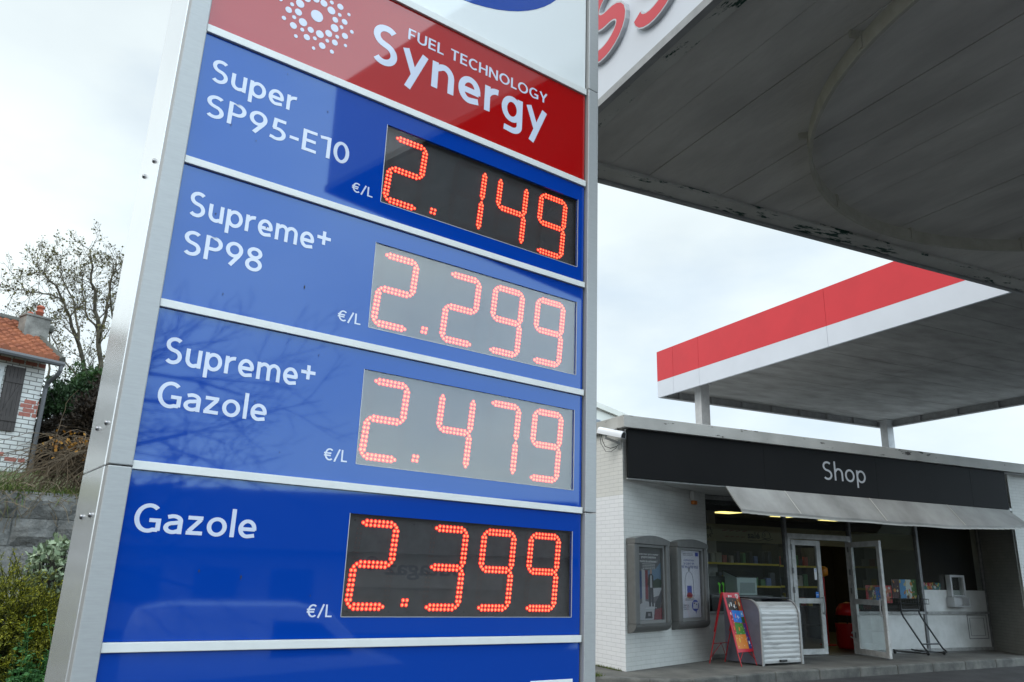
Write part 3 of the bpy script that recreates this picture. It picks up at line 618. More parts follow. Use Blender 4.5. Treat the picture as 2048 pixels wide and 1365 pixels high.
d1 = door_leaf('door', .64, Matrix.Translation((3.958, GY - .03, 0)), 0); d1['label'] = 'closed glazed door leaf with pale frame'
a_ = math.atan2(.22 - 1.06, 5.02 - 5.28)
d2 = door_leaf('door', .88, Matrix.Translation((5.275, 1.05, 0)) @ Matrix.Rotation(a_, 4, 'Z'), 0); d2['label'] = 'open glazed door leaf swung out over the pavement'
# payment hatch
t = Rel(shop)
t.box(7.68, 7.72, .99, 1.09, .92, 1.30); t.box(8.03, 8.07, .99, 1.09, .92, 1.30); t.box(7.722, 8.028, .99, 1.09, 1.26, 1.30); t.box(7.722, 8.028, .99, 1.09, .92, .95)
hat = t.build('payment_hatch', mat('aluminium_hatch', (.55, .55, .55), .4, .5), bevel=.004)
t = Rel(shop); t.box(7.722, 8.028, 1.03, 1.036, .952, 1.258); t.build('pane', M_glass, hat)
t = Rel(shop); t.box(7.64, 8.06, .93, 1.085, .75, .775); t.box(7.64, 7.66, .93, 1.085, .776, .915); t.box(8.04, 8.06, .93, 1.085, .776, .915); t.box(7.662, 8.038, 1.06, 1.084, .776, .914); t.box(7.662, 7.80, .93, .945, .776, .914)
t.build('cash_tray', mat('aluminium_hatch', (.55, .55, .55)), hat, bevel=.003)
# awning under the fascia
M_awn = mat('grey_canvas_awning', (.35, .345, .33), .85, c2=(.21, .205, .195), vscale=1.4, bump=.15, bscale=90, world_tex=True, det=9, stretch=(1, 1, .5))
t = Rel(shop); t.smooth = False
N = 46; xs = [1.66 + (7.90 - 1.66) * k / N for k in range(N + 1)]
def low(x):
    f = (x - 1.66) / 6.24; return 2.064 - .022 * math.sin(f * 3.3) + (.055 * (x - 6.25) / 1.65 if x > 6.25 else 0) + .004 * math.sin(x * 5.1)
def outy(x): return -.40 - (.05 * (x - 6.25) / 1.65 if x > 6.25 else 0)
vs = []
for x in xs:
    z = low(x); y = outy(x); r_ = .008 * math.sin(x * 7.3)
    vs += [(x, -.11, 2.402), (x, (-.11 + y) / 2, (2.402 + z) / 2 - .008 + r_), (x, y, z), (x, y - .004, z - .045), (x, y + .01, z - .045), (x, y + .014, z - .012), (x, (-.11 + y) / 2 + .01, (2.402 + z) / 2 - .022 + r_), (x, -.102, 2.386)]
fs = []
for k in range(N):
    for j in range(8): fs.append((k * 8 + j, k * 8 + (j + 1) % 8, (k + 1) * 8 + (j + 1) % 8, (k + 1) * 8 + j))
fs += [tuple(range(8)), tuple(range(N * 8, N * 8 + 8))[::-1]]
t.add(vs, fs); aw = t.build('awning', M_awn)
M_seam = mat('pale_awning_seam', (.48, .47, .44), .8)
for x in (2.75, 4.5, 6.30):
    t = Rel(shop); z = low(x); t.tube([(x, -.115, 2.403), (x - .0, (-.11 + outy(x)) / 2 - .004, (2.402 + z) / 2 + .002), (x, outy(x) - .003, z + .004)], .006, 5); t.build('seam', M_seam, aw)
t = Rel(shop)
for k in range(len(xs) - 1): t.box(xs[k], xs[k + 1] - .001, outy(xs[k]) - .012, outy(xs[k]) - .005, low(xs[k]) - .055, low(xs[k]) - .035)
t.build('front_rail', streaked('rusty_white_rail', (.50, .49, .46), (.16, .07, .03), (2, 2, 2), (.60, .68), scale=5), aw)

# ---------------------------------------------------------------- inside the shop
M_lamp = mat('warm_ceiling_lamp', (.9, .85, .6), .5, emit=(1, .83, .27), estr=2.6)
M_header = mat('cream_header_board', (.55, .47, .26), .6)
M_ink = mat('brown_ink', (.05, .03, .02), .6); M_redink = mat('faded_red_ink', (.42, .17, .10), .6)
M_yel = mat('yellow_shelf_strip', (.62, .50, .03), .5, emit=(1, .8, .05), estr=.02)
M_shelf = mat('dark_shelf', (.05, .05, .05), .6)
lamps = [(5.18, 3.95), (6.77, 3.91), (8.31, 4.05)]
lamp_names = ['leftmost yellow-lit square ceiling lamp inside the shop, at the left end of the awning', 'middle yellow-lit square ceiling lamp inside the shop, above the closed door leaf', 'rightmost yellow-lit square ceiling lamp inside the shop, behind the awning edge']
for i, ((x, y), lb) in enumerate(zip(lamps, lamp_names)):
    if i == 0:
        l0 = thing('ceiling_lamp', lb, 'ceiling lamp', (x, y, 2.47), 'square lamps on the shop ceiling')
        t = Rel(l0); t.box(x - .29, x + .29, y - .29, y + .29, 2.44, 2.466); t.build('lamp_frame', M_door)
        t = Rel(l0); t.box(x - .26, x + .26, y - .26, y + .26, 2.432, 2.439); t.build('diffuser', M_lamp)
    else:
        c = copy_tree(l0); c.location = (x, y, 2.47); c['label'] = lb
def shelf(name, x0, x1, y, label):
    r = thing(name, label, 'shelves', ((x0 + x1) / 2, y + .25, .004))
    t = Rel(r); t.box(x0, x1, y + .44, y + .46, .02, 1.8); t.box(x0 - .02, x0 - .002, y, y + .46, .01, 1.8); t.box(x1 + .002, x1 + .02, y, y + .46, .01, 1.8); t.build('rack_back', M_shelf)
    for z in (.25, .62, 1.0, 1.40):
        t = Rel(r); t.box(x0, x1, y, y + .43, z, z + .02); t.build('shelf_board', M_shelf)
    for z in (1.0, 1.40):
        t = Rel(r); t.box(x0, x1, y - .006, y - .001, z - .005, z + .03); t.build('price_strip', M_yel)
    return r
shelf('shelf_unit', 3.1, 5.55, 3.0, 'dark shelf unit with yellow price strips behind the window left of the door')
shelf('shelf_unit', 5.75, 7.2, 3.6, 'dark shelf unit seen through the open shop doorway')
goods_cols = [(.45, .07, .05), (.6, .45, .06), (.16, .22, .45), (.5, .46, .36), (.12, .3, .12), (.42, .2, .07), (.08, .08, .10), (.6, .57, .5)]
gm = [mat('packet_colour_%d' % i, c, .45) for i, c in enumerate(goods_cols)]
protos = []
for i, m_ in enumerate(gm):
    b = MB(); b.bbox(-.05, .05, -.04, .04, 0, .17, .012)
    b.box(-.036, .036, -.0425, -.0405, .04, .12)
    o = b.build('packet', m_); protos.append(o); o.location = (3.2 + .12 * i, 3.12, 1.42)
    tag(o, 'small packet among goods on the dark shelves inside the shop', 'packet', 'goods on the shop shelves')
rg = random.Random(3)
for z, x0, x1, y in ((1.42, 4.2, 5.5, 3.12), (1.02, 3.2, 5.5, 3.12), (.64, 3.2, 5.5, 3.12), (1.42, 5.85, 7.1, 3.75), (1.02, 5.85, 7.1, 3.75), (.64, 5.85, 7.1, 3.75)):
    x = x0
    while x < x1:
        o = rg.choice(protos).copy(); col.objects.link(o); o.location = (x, y + rg.uniform(0, .05), z + .001); o.rotation_euler.z = rg.uniform(-.3, .3); s_ = rg.uniform(.7, 1.25); o.scale = (s_, s_, rg.uniform(.7, 1.5)); x += .125 + rg.uniform(0, .04)
hb = thing('header_sign', 'cream header board above the shelves reading sale with food sketches', 'sign', (5.6, 3.02, 1.8)); hb['label'] = 'cream header board over the shop shelves with the word salé and ink sketches'
t = Rel(hb); t.box(2.6, 9.4, 2.985, 3.0, 1.81, 2.12); bd = t.build('board', M_header)
t = Rel(hb); t.add(*text_mesh('salé', 4.80, 5.10, 1.885, 2.005, 2.983, .03)); t.build('lettering', M_ink, bd)
t = Rel(hb)
def sk(pts, r=.006): t.tube([(x, 2.981, z) for x, z in pts], r, 4)
sk([(4.80, 1.855), (4.95, 1.84), (5.1, 1.85), (5.22, 1.885), (5.3, 1.86), (5.42, 1.89)]); sk([(5.15, 1.92), (5.18, 2.0), (5.25, 2.05), (5.34, 2.0), (5.37, 1.92), (5.3, 1.89), (5.2, 1.9), (5.15, 1.92)]); sk([(5.2, 1.95), (5.22, 1.99), (5.25, 1.96), (5.22, 1.93), (5.2, 1.95)])
for k in range(9):
    a = k * .7; sk([(3.87 + .05 * math.cos(a), 1.97 + .05 * math.sin(a)), (3.87 + .10 * math.cos(a + .3), 1.97 + .11 * math.sin(a + .3)), (3.87 + .06 * math.cos(a + .7), 1.97 + .06 * math.sin(a + .7))], .005)
sk([(3.62, 1.86), (3.70, 1.89), (3.80, 1.90)]); t.build('sketch', M_ink, bd)
t = Rel(hb)
for k in range(4): t.tube([(4.2 + .16 * k, 2.981, 2.0), (4.3 + .16 * k, 2.981, 2.02)], .012, 4); t.tube([(4.25 + .13 * k, 2.981, 1.9), (4.33 + .13 * k, 2.981, 1.905)], .010, 4)
t.build('faded_lettering', M_redink, bd)
# drinks cooler with the green three-claw mark
M_blk = mat('black_cooler', (.012, .012, .013), .35); M_green = mat('green_claw_mark', (.10, .60, .03), .5, emit=(.2, 1, .05), estr=.12)
co = thing('drinks_cooler', 'black drinks cooler with a green three-claw mark behind the window', 'cooler', (3.0, 1.85, .004))
t = Rel(co); t.bbox(2.55, 3.35, 1.62, 2.1, .01, 1.18, .02); t.build('cabinet', M_blk)
t = Rel(co)
for k, (x, zb) in enumerate(((2.905, .90), (2.985, .875), (3.06, .92))):
    t.add([(x - .025, 1.617, 1.07), (x - .005, 1.617, 1.085 + .01 * (k == 1)), (x + .03, 1.617, 1.06), (x + .018, 1.617, 1.0), (x + .022, 1.617, zb + .03), (x + .008, 1.617, zb), (x - .004, 1.617, zb + .04), (x + .002, 1.617, 1.03)], [tuple(range(8))[::-1]])
t.build('claw_mark', M_green)
# pastry display box
M_perspex = mat('pale_perspex', (.62, .72, .72), .25)
pb = thing('display_box', 'white and clear countertop display box with sloping dark lid behind the window', 'display box', (3.28, 1.5, .9))
t = Rel(pb)
t.add([(3.075, 1.38, .9), (3.48, 1.38, .9), (3.48, 1.38, 1.165), (3.075, 1.38, 1.165), (3.03, 1.65, .9), (3.44, 1.65, .9), (3.44, 1.65, 1.26), (3.03, 1.65, 1.26)], [(0, 1, 2, 3), (1, 5, 6, 2), (5, 4, 7, 6), (4, 0, 3, 7), (4, 5, 1, 0)]); t.build('body', M_perspex)
t = Rel(pb); t.add([(3.065, 1.37, 1.168), (3.49, 1.37, 1.168), (3.45, 1.66, 1.268), (3.02, 1.66, 1.268), (3.065, 1.37, 1.182), (3.49, 1.37, 1.182), (3.45, 1.66, 1.282), (3.02, 1.66, 1.282)], [(3, 2, 1, 0), (4, 5, 6, 7), (0, 1, 5, 4), (1, 2, 6, 5), (2, 3, 7, 6), (3, 0, 4, 7)]); t.build('lid', M_blk)
t = Rel(pb); t.box(3.13, 3.44, 1.374, 1.378, .93, 1.09); t.build('opening_shade', mat('grey_perspex_shadow', (.36, .42, .42), .3))  # shade inside the opening, painted as a darker perspex sheet
ct = thing('shop_counter', 'low dark counter behind the window carrying the display box', 'counter', (3.0, 1.5, .004))
t = Rel(ct); t.box(2.5, 3.72, 1.32, 1.60, .01, .86); t.build('counter_body', M_shelf); t = Rel(ct); t.bbox(2.48, 3.74, 1.30, 1.605, .862, .898, .008); t.build('counter_top', M_fdark)
# red bin with the white swirl
M_redp = mat('red_plastic', (.50, .012, .012), .35); M_wh = mat('white_print', (.75, .75, .75), .5)
rb = thing('litter_bin', 'round red plastic bin with a white swirl mark inside the doorway', 'bin', (6.00, 1.85, .004))
tf = Matrix.Translation((6.00, 1.85, .006)); t = Rel(rb); t.smooth = True; t.lathe([(.20, 0), (.225, .04), (.235, .40), (.24, .42)], 28, tf); t.build('body', M_redp)
t = Rel(rb); t.smooth = True; t.lathe([(.215, .56), (.20, .66), (.14, .745), (.04, .78)], 24, tf); t.build('lid', M_redp)
for k in range(4): a = k * math.pi / 2 + .6; t = Rel(rb); t.tube([(6.00 + .2 * math.cos(a), 1.85 + .2 * math.sin(a), .42), (6.00 + .2 * math.cos(a), 1.85 + .2 * math.sin(a), .57)], .012, 6); t.build('bracket', M_blk)
t = Rel(rb)
for r_, a0, a1 in ((.075, -140, 100), (.035, -60, 180)):
    pts = []
    for k in range(13):
        a = R(a0 + (a1 - a0) * k / 12); u, z = r_ * math.cos(a), .27 + r_ * math.sin(a); th = u / .235 - R(122); pts.append((6.00 + .238 * math.cos(th), 1.85 + .238 * math.sin(th), z))
    t.tube(pts, .009, 6)
t.build('swirl_mark', M_wh)
lo = thing('lollipop_stand', 'orange round lollipop display with a red stem inside the doorway', 'display', (6.14, 2.5, .004))
t = Rel(lo); t.smooth = True; t.lathe([(.03, 0), (.09, .03), (.095, .10), (.09, .16), (.03, .19)], 16, Matrix.Translation((6.15, 2.5, 1.22))); t.build('head', mat('orange_plastic', (.65, .22, .02), .4))
t = Rel(lo); t.tube([(6.15, 2.5, .03), (6.15, 2.5, 1.23)], .02, 8); t.lathe([(.15, 0), (.15, .02)], 16, Matrix.Translation((6.15, 2.5, .005))); t.build('stem', M_redp)

def cell_poster(root, x0, x1, z0, z1, y, cells, base, seed, n_blob=40):
    """a printed sheet: ground colour, coloured fields, small printed motifs"""
    t = Rel(root); t.box(x0, x1, y, y + .003, z0, z1); sh = t.build('sheet', base)
    r_ = random.Random(seed)
    t = Rel(root); mats = []
    for i, (a, b, c, d, m_) in enumerate(cells):
        X = lambda f: x0 + f * (x1 - x0); Zf = lambda f: z0 + f * (z1 - z0)
        mats.append(m_); t.mat(len(mats) - 1); t.quad((X(a), y - .001, Zf(c)), (X(b), y - .001, Zf(c)), (X(b), y - .001, Zf(d)), (X(a), y - .001, Zf(d)))
    k0 = len(mats); mats += motif
    for k in range(n_blob):
        a, b = r_.uniform(.06, .94), r_.uniform(.05, .93); s_ = r_.uniform(.012, .04); an = r_.uniform(0, 3); e = r_.uniform(.35, 1)
        t.mat(k0 + r_.randrange(len(motif))); pts = []
        for q in range(9):
            th = 2 * math.pi * q / 9; u, v = s_ * math.cos(th), s_ * e * math.sin(th); pts.append((x0 + a * (x1 - x0) + u * math.cos(an) - v * math.sin(an), y - .0016 - .00002 * k, z0 + b * (z1 - z0) + u * math.sin(an) + v * math.cos(an)))
        t.add(pts, [tuple(range(9))])
    t.build('print', mats, sh)
    return sh
P = lambda n, c: mat('print_' + n, c, .5)
motif = [P('white', (.7, .7, .7)), P('brown', (.12, .04, .02)), P('cream', (.6, .5, .32)), P('orange', (.65, .2, .02)), P('pink', (.6, .2, .28)), P('yellow', (.65, .5, .05))]
for x0, x1, z0, z1, cells, base, lb, sd in (
    (5.70, 6.34, .80, 1.09, [(.1, .35, .1, .9, P('black', (.03, .02, .02))), (.36, .62, .1, .9, P('blue', (.02, .18, .6))), (.63, .95, .1, .9, P('salmon', (.6, .18, .1)))], P('red', (.55, .015, .03)), 'red-bordered ice cream poster inside the window, partly behind the open door', 1),
    (6.36, 6.98, .865, 1.20, [(0, .3, 0, 1, P('darkred', (.06, .01, .015))), (.3, .55, 0, 1, P('lightblue', (.1, .3, .6))), (.55, .78, 0, 1, P('white', (.7, .7, .7))), (.78, 1, 0, 1, P('leafgreen', (.05, .16, .03)))], P('white', (.7, .7, .7)), 'colourful four-strip poster standing inside the window beside the open door', 2),
    (7.12, 7.62, 1.04, 1.155, [(0, .3, 0, 1, P('teal', (.05, .22, .24))), (.3, .55, 0, 1, P('red', (.55, .015, .03))), (.55, 1, 0, 1, P('teal', (.05, .22, .24)))], P('white', (.7, .7, .7)), 'narrow teal and red sticker strip inside the window left of the payment hatch', 3)):
    r_ = thing('window_poster', lb, 'poster', ((x0 + x1) / 2, 1.16, z0), 'posters inside the shop window'); cell_poster(r_, x0, x1, z0, z1, 1.16, cells, base, sd, 26)
st = thing('door_sticker', 'small white paper notice stuck on the closed glazed door leaf', 'sticker', (4.5, 1.06, 1.2)); t = Rel(st); t.box(4.435, 4.49, 1.060, 1.0605, 1.16, 1.34); t.build('paper', M_wh); t = Rel(st); t.box(4.442, 4.483, 1.0592, 1.0598, 1.31, 1.322); t.box(4.442, 4.475, 1.0592, 1.0598, 1.285, 1.29); t.build('print', P('blue', (.02, .18, .6)))
st = thing('door_sticker', 'small blue square sticker low on the closed glazed door leaf', 'sticker', (4.49, 1.06, .88)); t = Rel(st); t.box(4.435, 4.50, 1.060, 1.0605, .88, .97); t.build('paper', P('blue', (.02, .18, .6))); t = Rel(st); t.box(4.445, 4.49, 1.0592, 1.0598, .92, .93); t.build('print', M_wh)

# ---------------------------------------------------------------- things on and along the shop front
WA = math.atan2(.928, 2.13)
MW = lambda s, z=0, o=0: Matrix.Translation((math.cos(WA) * s + math.sin(WA) * o, math.sin(WA) * s - math.cos(WA) * o, z)) @ Matrix.Rotation(WA, 4, 'Z')
M_case = mat('grey_poster_case', (.105, .105, .10), .5, var=.08, vscale=12, bump=.04, bscale=120)
M_caseglass = glass('poster_case_glass', (.93, .93, .93), 1.5, .0)
W_, ZB, ZT = .90, .455, 1.68
def poster_case(s0, label):
    r_ = thing('poster_case', label, 'poster case', mat=MW(s0, 0, .004), group='poster cases on the angled wall')
    o_ = MB(); d = -.13
    # frame: stiles, arched head, rounded foot, all in the case's own frame (x along the wall, -y outwards)
    o_.bbox(0, .115, d, -.002, ZB + .10, ZT - .115, .02); o_.bbox(W_ - .095, W_, d, -.002, ZB + .10, ZT - .115, .02)
    arch = [(0, ZT - .115)] + [(W_ * k / 12, ZT - .055 + .055 * math.sin(math.pi * k / 12)) for k in range(13)] + [(W_, ZT - .115)]
    n = len(arch); vs = [Vector((x, d - .008, z)) for x, z in arch] + [Vector((x, -.002, z)) for x, z in arch]
    o_.add(vs, [tuple(range(n)), tuple(range(n, 2 * n))[::-1]] + [(i, n + i, n + (i + 1) % n, (i + 1) % n) for i in range(n)])
    foot = [(-.002, ZB + .105), (d, ZB + .105)] + [(d + .11 * (1 - math.cos(R(a))), ZB + .105 - .105 * math.sin(R(a))) for a in range(15, 91, 15)] + [(-.002, ZB)]
    n = len(foot); vs = [Vector((0, y, z)) for y, z in foot] + [Vector((W_, y, z)) for y, z in foot]
    o_.add(vs, [tuple(range(n))[::-1], tuple(range(n, 2 * n))] + [(i, (i + 1) % n, n + (i + 1) % n, n + i) for i in range(n)])
    f = o_.build('case_frame', M_case, r_, bevel=0)
    o_ = MB(); o_.box(.114, W_ - .094, -.05, -.003, ZB + .10, ZT - .114); o_.build('back_board', M_case, r_)
    o_ = MB(); a, b, c, e = .118, W_ - .098, ZB + .108, ZT - .118
    o_.box(a, a + .03, -.10, -.052, c, e); o_.box(b - .03, b, -.10, -.052, c, e); o_.box(a + .031, b - .031, -.0995, -.0525, c, c + .04); o_.box(a + .031, b - .031, -.0995, -.0525, e - .035, e)
    o_.build('inner_frame', mat('grey_inner_frame', (.17, .17, .165), .45), r_)
    o_ = MB(); o_.box(a + .03, b - .03, -.088, -.085, c + .04, e - .035); o_.build('glass_pane', M_caseglass, r_)
    return r_, (a + .032, b - .032, c + .042, e - .037)
c1, q1 = poster_case(.045, 'grey arched poster case nearest the wall corner with a dark photographic poster')
x0, x1, z0, z1 = q1; wq, hq = x1 - x0, z1 - z0
def local_sheet(parent, m_, x0, x1, z0, z1, y=-.056, name='sheet'):
    o_ = MB(); o_.box(x0, x1, y, y + .003, z0, z1); return o_.build(name, m_, parent)
def flat(o_, pts, y): o_.add([(p[0], y, p[1]) for p in pts], [tuple(range(len(pts)))])
sh = local_sheet(c1, P('smoke', (.10, .10, .11)), x0, x1, z0, z1)
X = lambda f: x0 + f * wq; Zc = lambda f: z0 + f * hq
o_ = MB(); pm = [P('sky', (.10, .17, .26)), P('pale', (.33, .34, .35)), P('night', (.025, .028, .035)), P('maroon', (.16, .02, .03)), P('deepblue', (.02, .05, .14)), P('skinny', (.30, .2, .16)), P('greyish', (.2, .2, .21)), P('treeline', (.03, .05, .04))]
o_.mat(0); flat(o_, [(X(.25), Zc(.42)), (X(1), Zc(.40)), (X(1), Zc(.80)), (X(.78), Zc(.70)), (X(.25), Zc(.66))], -.0575)
o_.mat(7); flat(o_, [(X(.55), Zc(.42)), (X(1), Zc(.42)), (X(1), Zc(.55)), (X(.85), Zc(.57)), (X(.7), Zc(.54)), (X(.55), Zc(.56))], -.0579)
o_.mat(4); flat(o_, [(X(0), Zc(.24)), (X(.2), Zc(.30)), (X(.2), Zc(.66)), (X(0), Zc(.70))], -.0582)
o_.mat(1); flat(o_, [(X(.2), Zc(.22)), (X(.33), Zc(.25)), (X(.33), Zc(.68)), (X(.2), Zc(.70))], -.0585)
o_.mat(3); flat(o_, [(X(.34), Zc(.28)), (X(.45), Zc(.28)), (X(.45), Zc(.68)), (X(.34), Zc(.68))], -.0586)
o_.mat(1); flat(o_, [(X(0), Zc(0)), (X(.65), Zc(0)), (X(.72), Zc(.22)), (X(.3), Zc(.26)), (X(0), Zc(.18))], -.0583)
o_.mat(1); flat(o_, [(X(.6), Zc(.30)), (X(1), Zc(.34)), (X(1), Zc(.44)), (X(.62), Zc(.43))], -.0584)
o_.mat(2); flat(o_, [(X(.48), Zc(.18)), (X(.55), Zc(.18)), (X(.57), Zc(.40)), (X(.6), Zc(.18)), (X(.67), Zc(.18)), (X(.66), Zc(.44)), (X(.68), Zc(.60)), (X(.60), Zc(.64)), (X(.48), Zc(.62)), (X(.42), Zc(.48)), (X(.46), Zc(.47))], -.059)
o_.mat(1); flat(o_, [(X(.53), Zc(.44)), (X(.62), Zc(.44)), (X(.61), Zc(.61)), (X(.55), Zc(.61))], -.0594)
o_.mat(5); flat(o_, [(X(.58) + .026 * math.cos(k * .628), Zc(.66) + .034 * math.sin(k * .628)) for k in range(10)], -.0596)
o_.mat(2); flat(o_, [(X(.7), Zc(.10)), (X(1), Zc(.16)), (X(1), Zc(.42)), (X(.86), Zc(.30)), (X(.74), Zc(.24))], -.0597)
o_.mat(3); flat(o_, [(X(.66), Zc(0)), (X(1), Zc(0)), (X(1), Zc(.16)), (X(.72), Zc(.14))], -.0598)
o_.mat(2); flat(o_, [(X(.3), Zc(.02)), (X(.6), Zc(.02)), (X(.58), Zc(.11)), (X(.34), Zc(.11))], -.0599)
o_.mat(6); flat(o_, [(X(.42), Zc(.05)), (X(.52), Zc(.05)), (X(.52), Zc(.09)), (X(.42), Zc(.09))], -.0602)
o_.build('picture', pm, sh)
o_ = MB()
for i, (s_, a, b) in enumerate((("Savez-vous qu'un moteur", .08, .92), ('propre consomme', .2, .8), ('moins de carburant ?', .14, .86))):
    o_.add(*text_mesh(s_, X(a), X(b), Zc(.885 - i * .048), Zc(.922 - i * .048), -.0586, .02))
for i in range(4):
    for k in range(7):
        a = .24 + .075 * k + .01 * (i % 2); o_.box(X(a), X(a + .055), -.0588, -.0584, Zc(.765 - i * .022), Zc(.772 - i * .022))
for k in range(9): o_.box(X(.34 + .05 * k), X(.375 + .05 * k), -.0604, -.0602, Zc(.155), Zc(.163))
o_.build('lettering', P('offwhite', (.55, .55, .55)), sh)
c2, _ = poster_case(1.165, 'grey arched poster case beside the window with a white bell jar poster')
sh = local_sheet(c2, P('paper', (.66, .66, .72)), x0, x1, z0, z1)
navy = P('navy', (.02, .04, .25))
o_ = MB()
for i, (s_, a, b) in enumerate((("AUJOURD'HUI,", .24, .74), ('LE CLIENT VIP,', .24, .74), ("C'EST PEUT-ÊTRE VOUS", .08, .92))): o_.add(*text_mesh(s_, X(a), X(b), Zc(.830 - i * .05), Zc(.866 - i * .05 + (.012 if 'Ê' in s_ else 0)), -.0575, .02))
o_.build('headline', navy, sh)
for i, (s_, a, b) in enumerate((('Avant 31 mai', .16, .42), ('gagnez jusqu\u2019à 300 \u20ac', .02, .44), ('chaque jour', .17, .42))):
    o_ = MB(); o_.add(*text_mesh(s_, X(a), X(b), Zc(.175 - i * .03), Zc(.197 - i * .03), -.0575, .02)); o_.build('small_lettering', P('ink', (.03, .03, .05)), sh)
for i in range(2):
    o_ = MB()
    for k in range(8): o_.box(X(.22 + .06 * k), X(.265 + .06 * k), -.0577, -.0573, Zc(.945 - i * .022), Zc(.953 - i * .022))
    o_.build('small_lettering', P('ink', (.03, .03, .05)), sh)
o_ = MB()
for cx_ in (.06, .10): o_.add([(X(cx_) + .022 * math.cos(k * .524), -.0575 - .0003 * (cx_ > .08), Zc(.955) + .022 * math.sin(k * .524)) for k in range(12)], [tuple(range(12))])
o_.build('round_mark', P('leaf', (.12, .35, .06)), sh)
o_ = MB(); o_.box(X(.80), X(.95), -.0577, -.0573, Zc(.918), Zc(.975)); o_.build('square_mark', P('royal', (.03, .06, .36)), sh)
bell = [(.27, .30), (.27, .52), (.285, .58), (.33, .64), (.40, .67), (.47, .68), (.54, .67), (.61, .64), (.655, .58), (.67, .52), (.67, .30)]
o_ = MB(); o_.tube([(X(a), -.0576, Zc(b)) for a, b in bell], .0045, 5); o_.tube([(X(.47) + .018 * math.cos(k * .6), -.0577, Zc(.715) + .022 * math.sin(k * .6)) for k in range(11)], .006, 5); o_.build('bell_jar_drawing', P('glassline', (.30, .32, .36)), sh)
o_ = MB(); o_.mat(0); flat(o_, [(X(.36), Zc(.34)), (X(.58), Zc(.35)), (X(.58), Zc(.47)), (X(.36), Zc(.47))], -.0583)
o_.mat(1); flat(o_, [(X(.47) + .098 * wq / .72 * math.cos(k * .3142), Zc(.325) + .042 * math.sin(k * .3142)) for k in range(20)], -.0586)
o_.mat(2); flat(o_, [(X(.25), Zc(.245)), (X(.69), Zc(.25)), (X(.69), Zc(.285)), (X(.25), Zc(.285))], -.0585); o_.mat(3); flat(o_, [(X(.30), Zc(.288)), (X(.65), Zc(.288)), (X(.65), Zc(.297)), (X(.30), Zc(.297))], -.0588)
o_.mat(0); flat(o_, [(X(.72) + .17 * wq * math.cos(k * .3142), Zc(.175) + .085 * hq * math.sin(k * .3142)) for k in range(20)], -.0589); flat(o_, [(X(.70), Zc(.10)), (X(.78), Zc(.10)), (X(.75), Zc(.05))], -.0589)
o_.mat(4); flat(o_, [(X(.6), Zc(.13)), (X(.84), Zc(.125)), (X(.86), Zc(.225)), (X(.62), Zc(.23))], -.0593); o_.mat(5); flat(o_, [(X(.64), Zc(.2)), (X(.70), Zc(.2)), (X(.70), Zc(.22)), (X(.64), Zc(.22))], -.0596); flat(o_, [(X(.76), Zc(.18)), (X(.80), Zc(.18)), (X(.80), Zc(.20)), (X(.76), Zc(.20))], -.0596)
o_.build('drawing', [P('royal', (.03, .06, .36)), P('crimson', (.30, .01, .02)), P('silver', (.4, .4, .42)), P('gold', (.45, .33, .12)), P('paper', (.66, .66, .72)), P('ink', (.03, .03, .05))], sh)

# burglar alarm box
al = thing('alarm_box', 'white alarm siren box with an orange light under the black fascia', 'alarm', mat=MW(1.90, 2.20, .004))
o_ = MB(); o_.bbox(-.075, .075, -.07, -.001, .062, .20, .012); o_.build('housing', M_wpan, al); o_ = MB(); o_.bbox(-.055, .055, -.062, -.004, .0, .060, .018); o_.build('beacon', mat('orange_beacon', (.55, .16, .02), .3), al)
# security camera at the corner
cv = thing('security_camera', 'white bullet security camera with hanging black cable at the shop corner', 'camera', (-.02, .06, 2.82))
M_cam = mat('white_camera_plastic', (.72, .72, .74), .4)
p0, p1 = Vector((-.21, .24, 3.055)), Vector((-.055, -.115, 2.955)); ax = (p1 - p0); Lc = ax.length; mc = Matrix.Translation(p0) @ ax.to_track_quat('Y', 'Z').to_matrix().to_4x4()
t = Rel(cv); sec = [(.058 * math.cos(R(a)), .058 * math.sin(R(a)) if a else 0) for a in range(0, 181, 20)]; sec = [(-.058, -.035)] + sec[::-1] + [(.058, -.035)]
n = len(sec); vs = [mc @ Vector((x, 0, z)) for x, z in sec] + [mc @ Vector((x, Lc, z)) for x, z in sec]
t.add(vs, [tuple(range(n)), tuple(range(n, 2 * n))[::-1]] + [(i, n + i, n + (i + 1) % n, (i + 1) % n) for i in range(n)]); t.build('housing', M_cam)
t = Rel(cv); t.add([mc @ Vector((x * .86, Lc + .002, z * .86)) for x, z in sec], [tuple(range(n))[::-1]]); t.build('lens_window', M_blk)
t = Rel(cv); t.tube([mc @ Vector((0, .12, -.036)), mc @ Vector((.0, .12, -.075)), (-.06, .06, 2.895), (-.004, .05, 2.87)], .017, 8); t.box(-.012, -.002, .01, .09, 2.80, 2.93); t.build('bracket', M_alu)
t = Rel(cv); t.tube([mc @ Vector((-.02, .02, -.03)), (-.19, .20, 2.92), (-.16, .18, 2.84), (-.10, .14, 2.815), (-.03, .10, 2.84), (-.002, .09, 2.86)], .005, 6); t.tube([mc @ Vector((.02, .02, -.03)), (-.20, .22, 2.88), (-.15, .18, 2.77), (-.09, .14, 2.77), (-.02, .10, 2.83)], .004, 6); t.build('cable', M_blk)

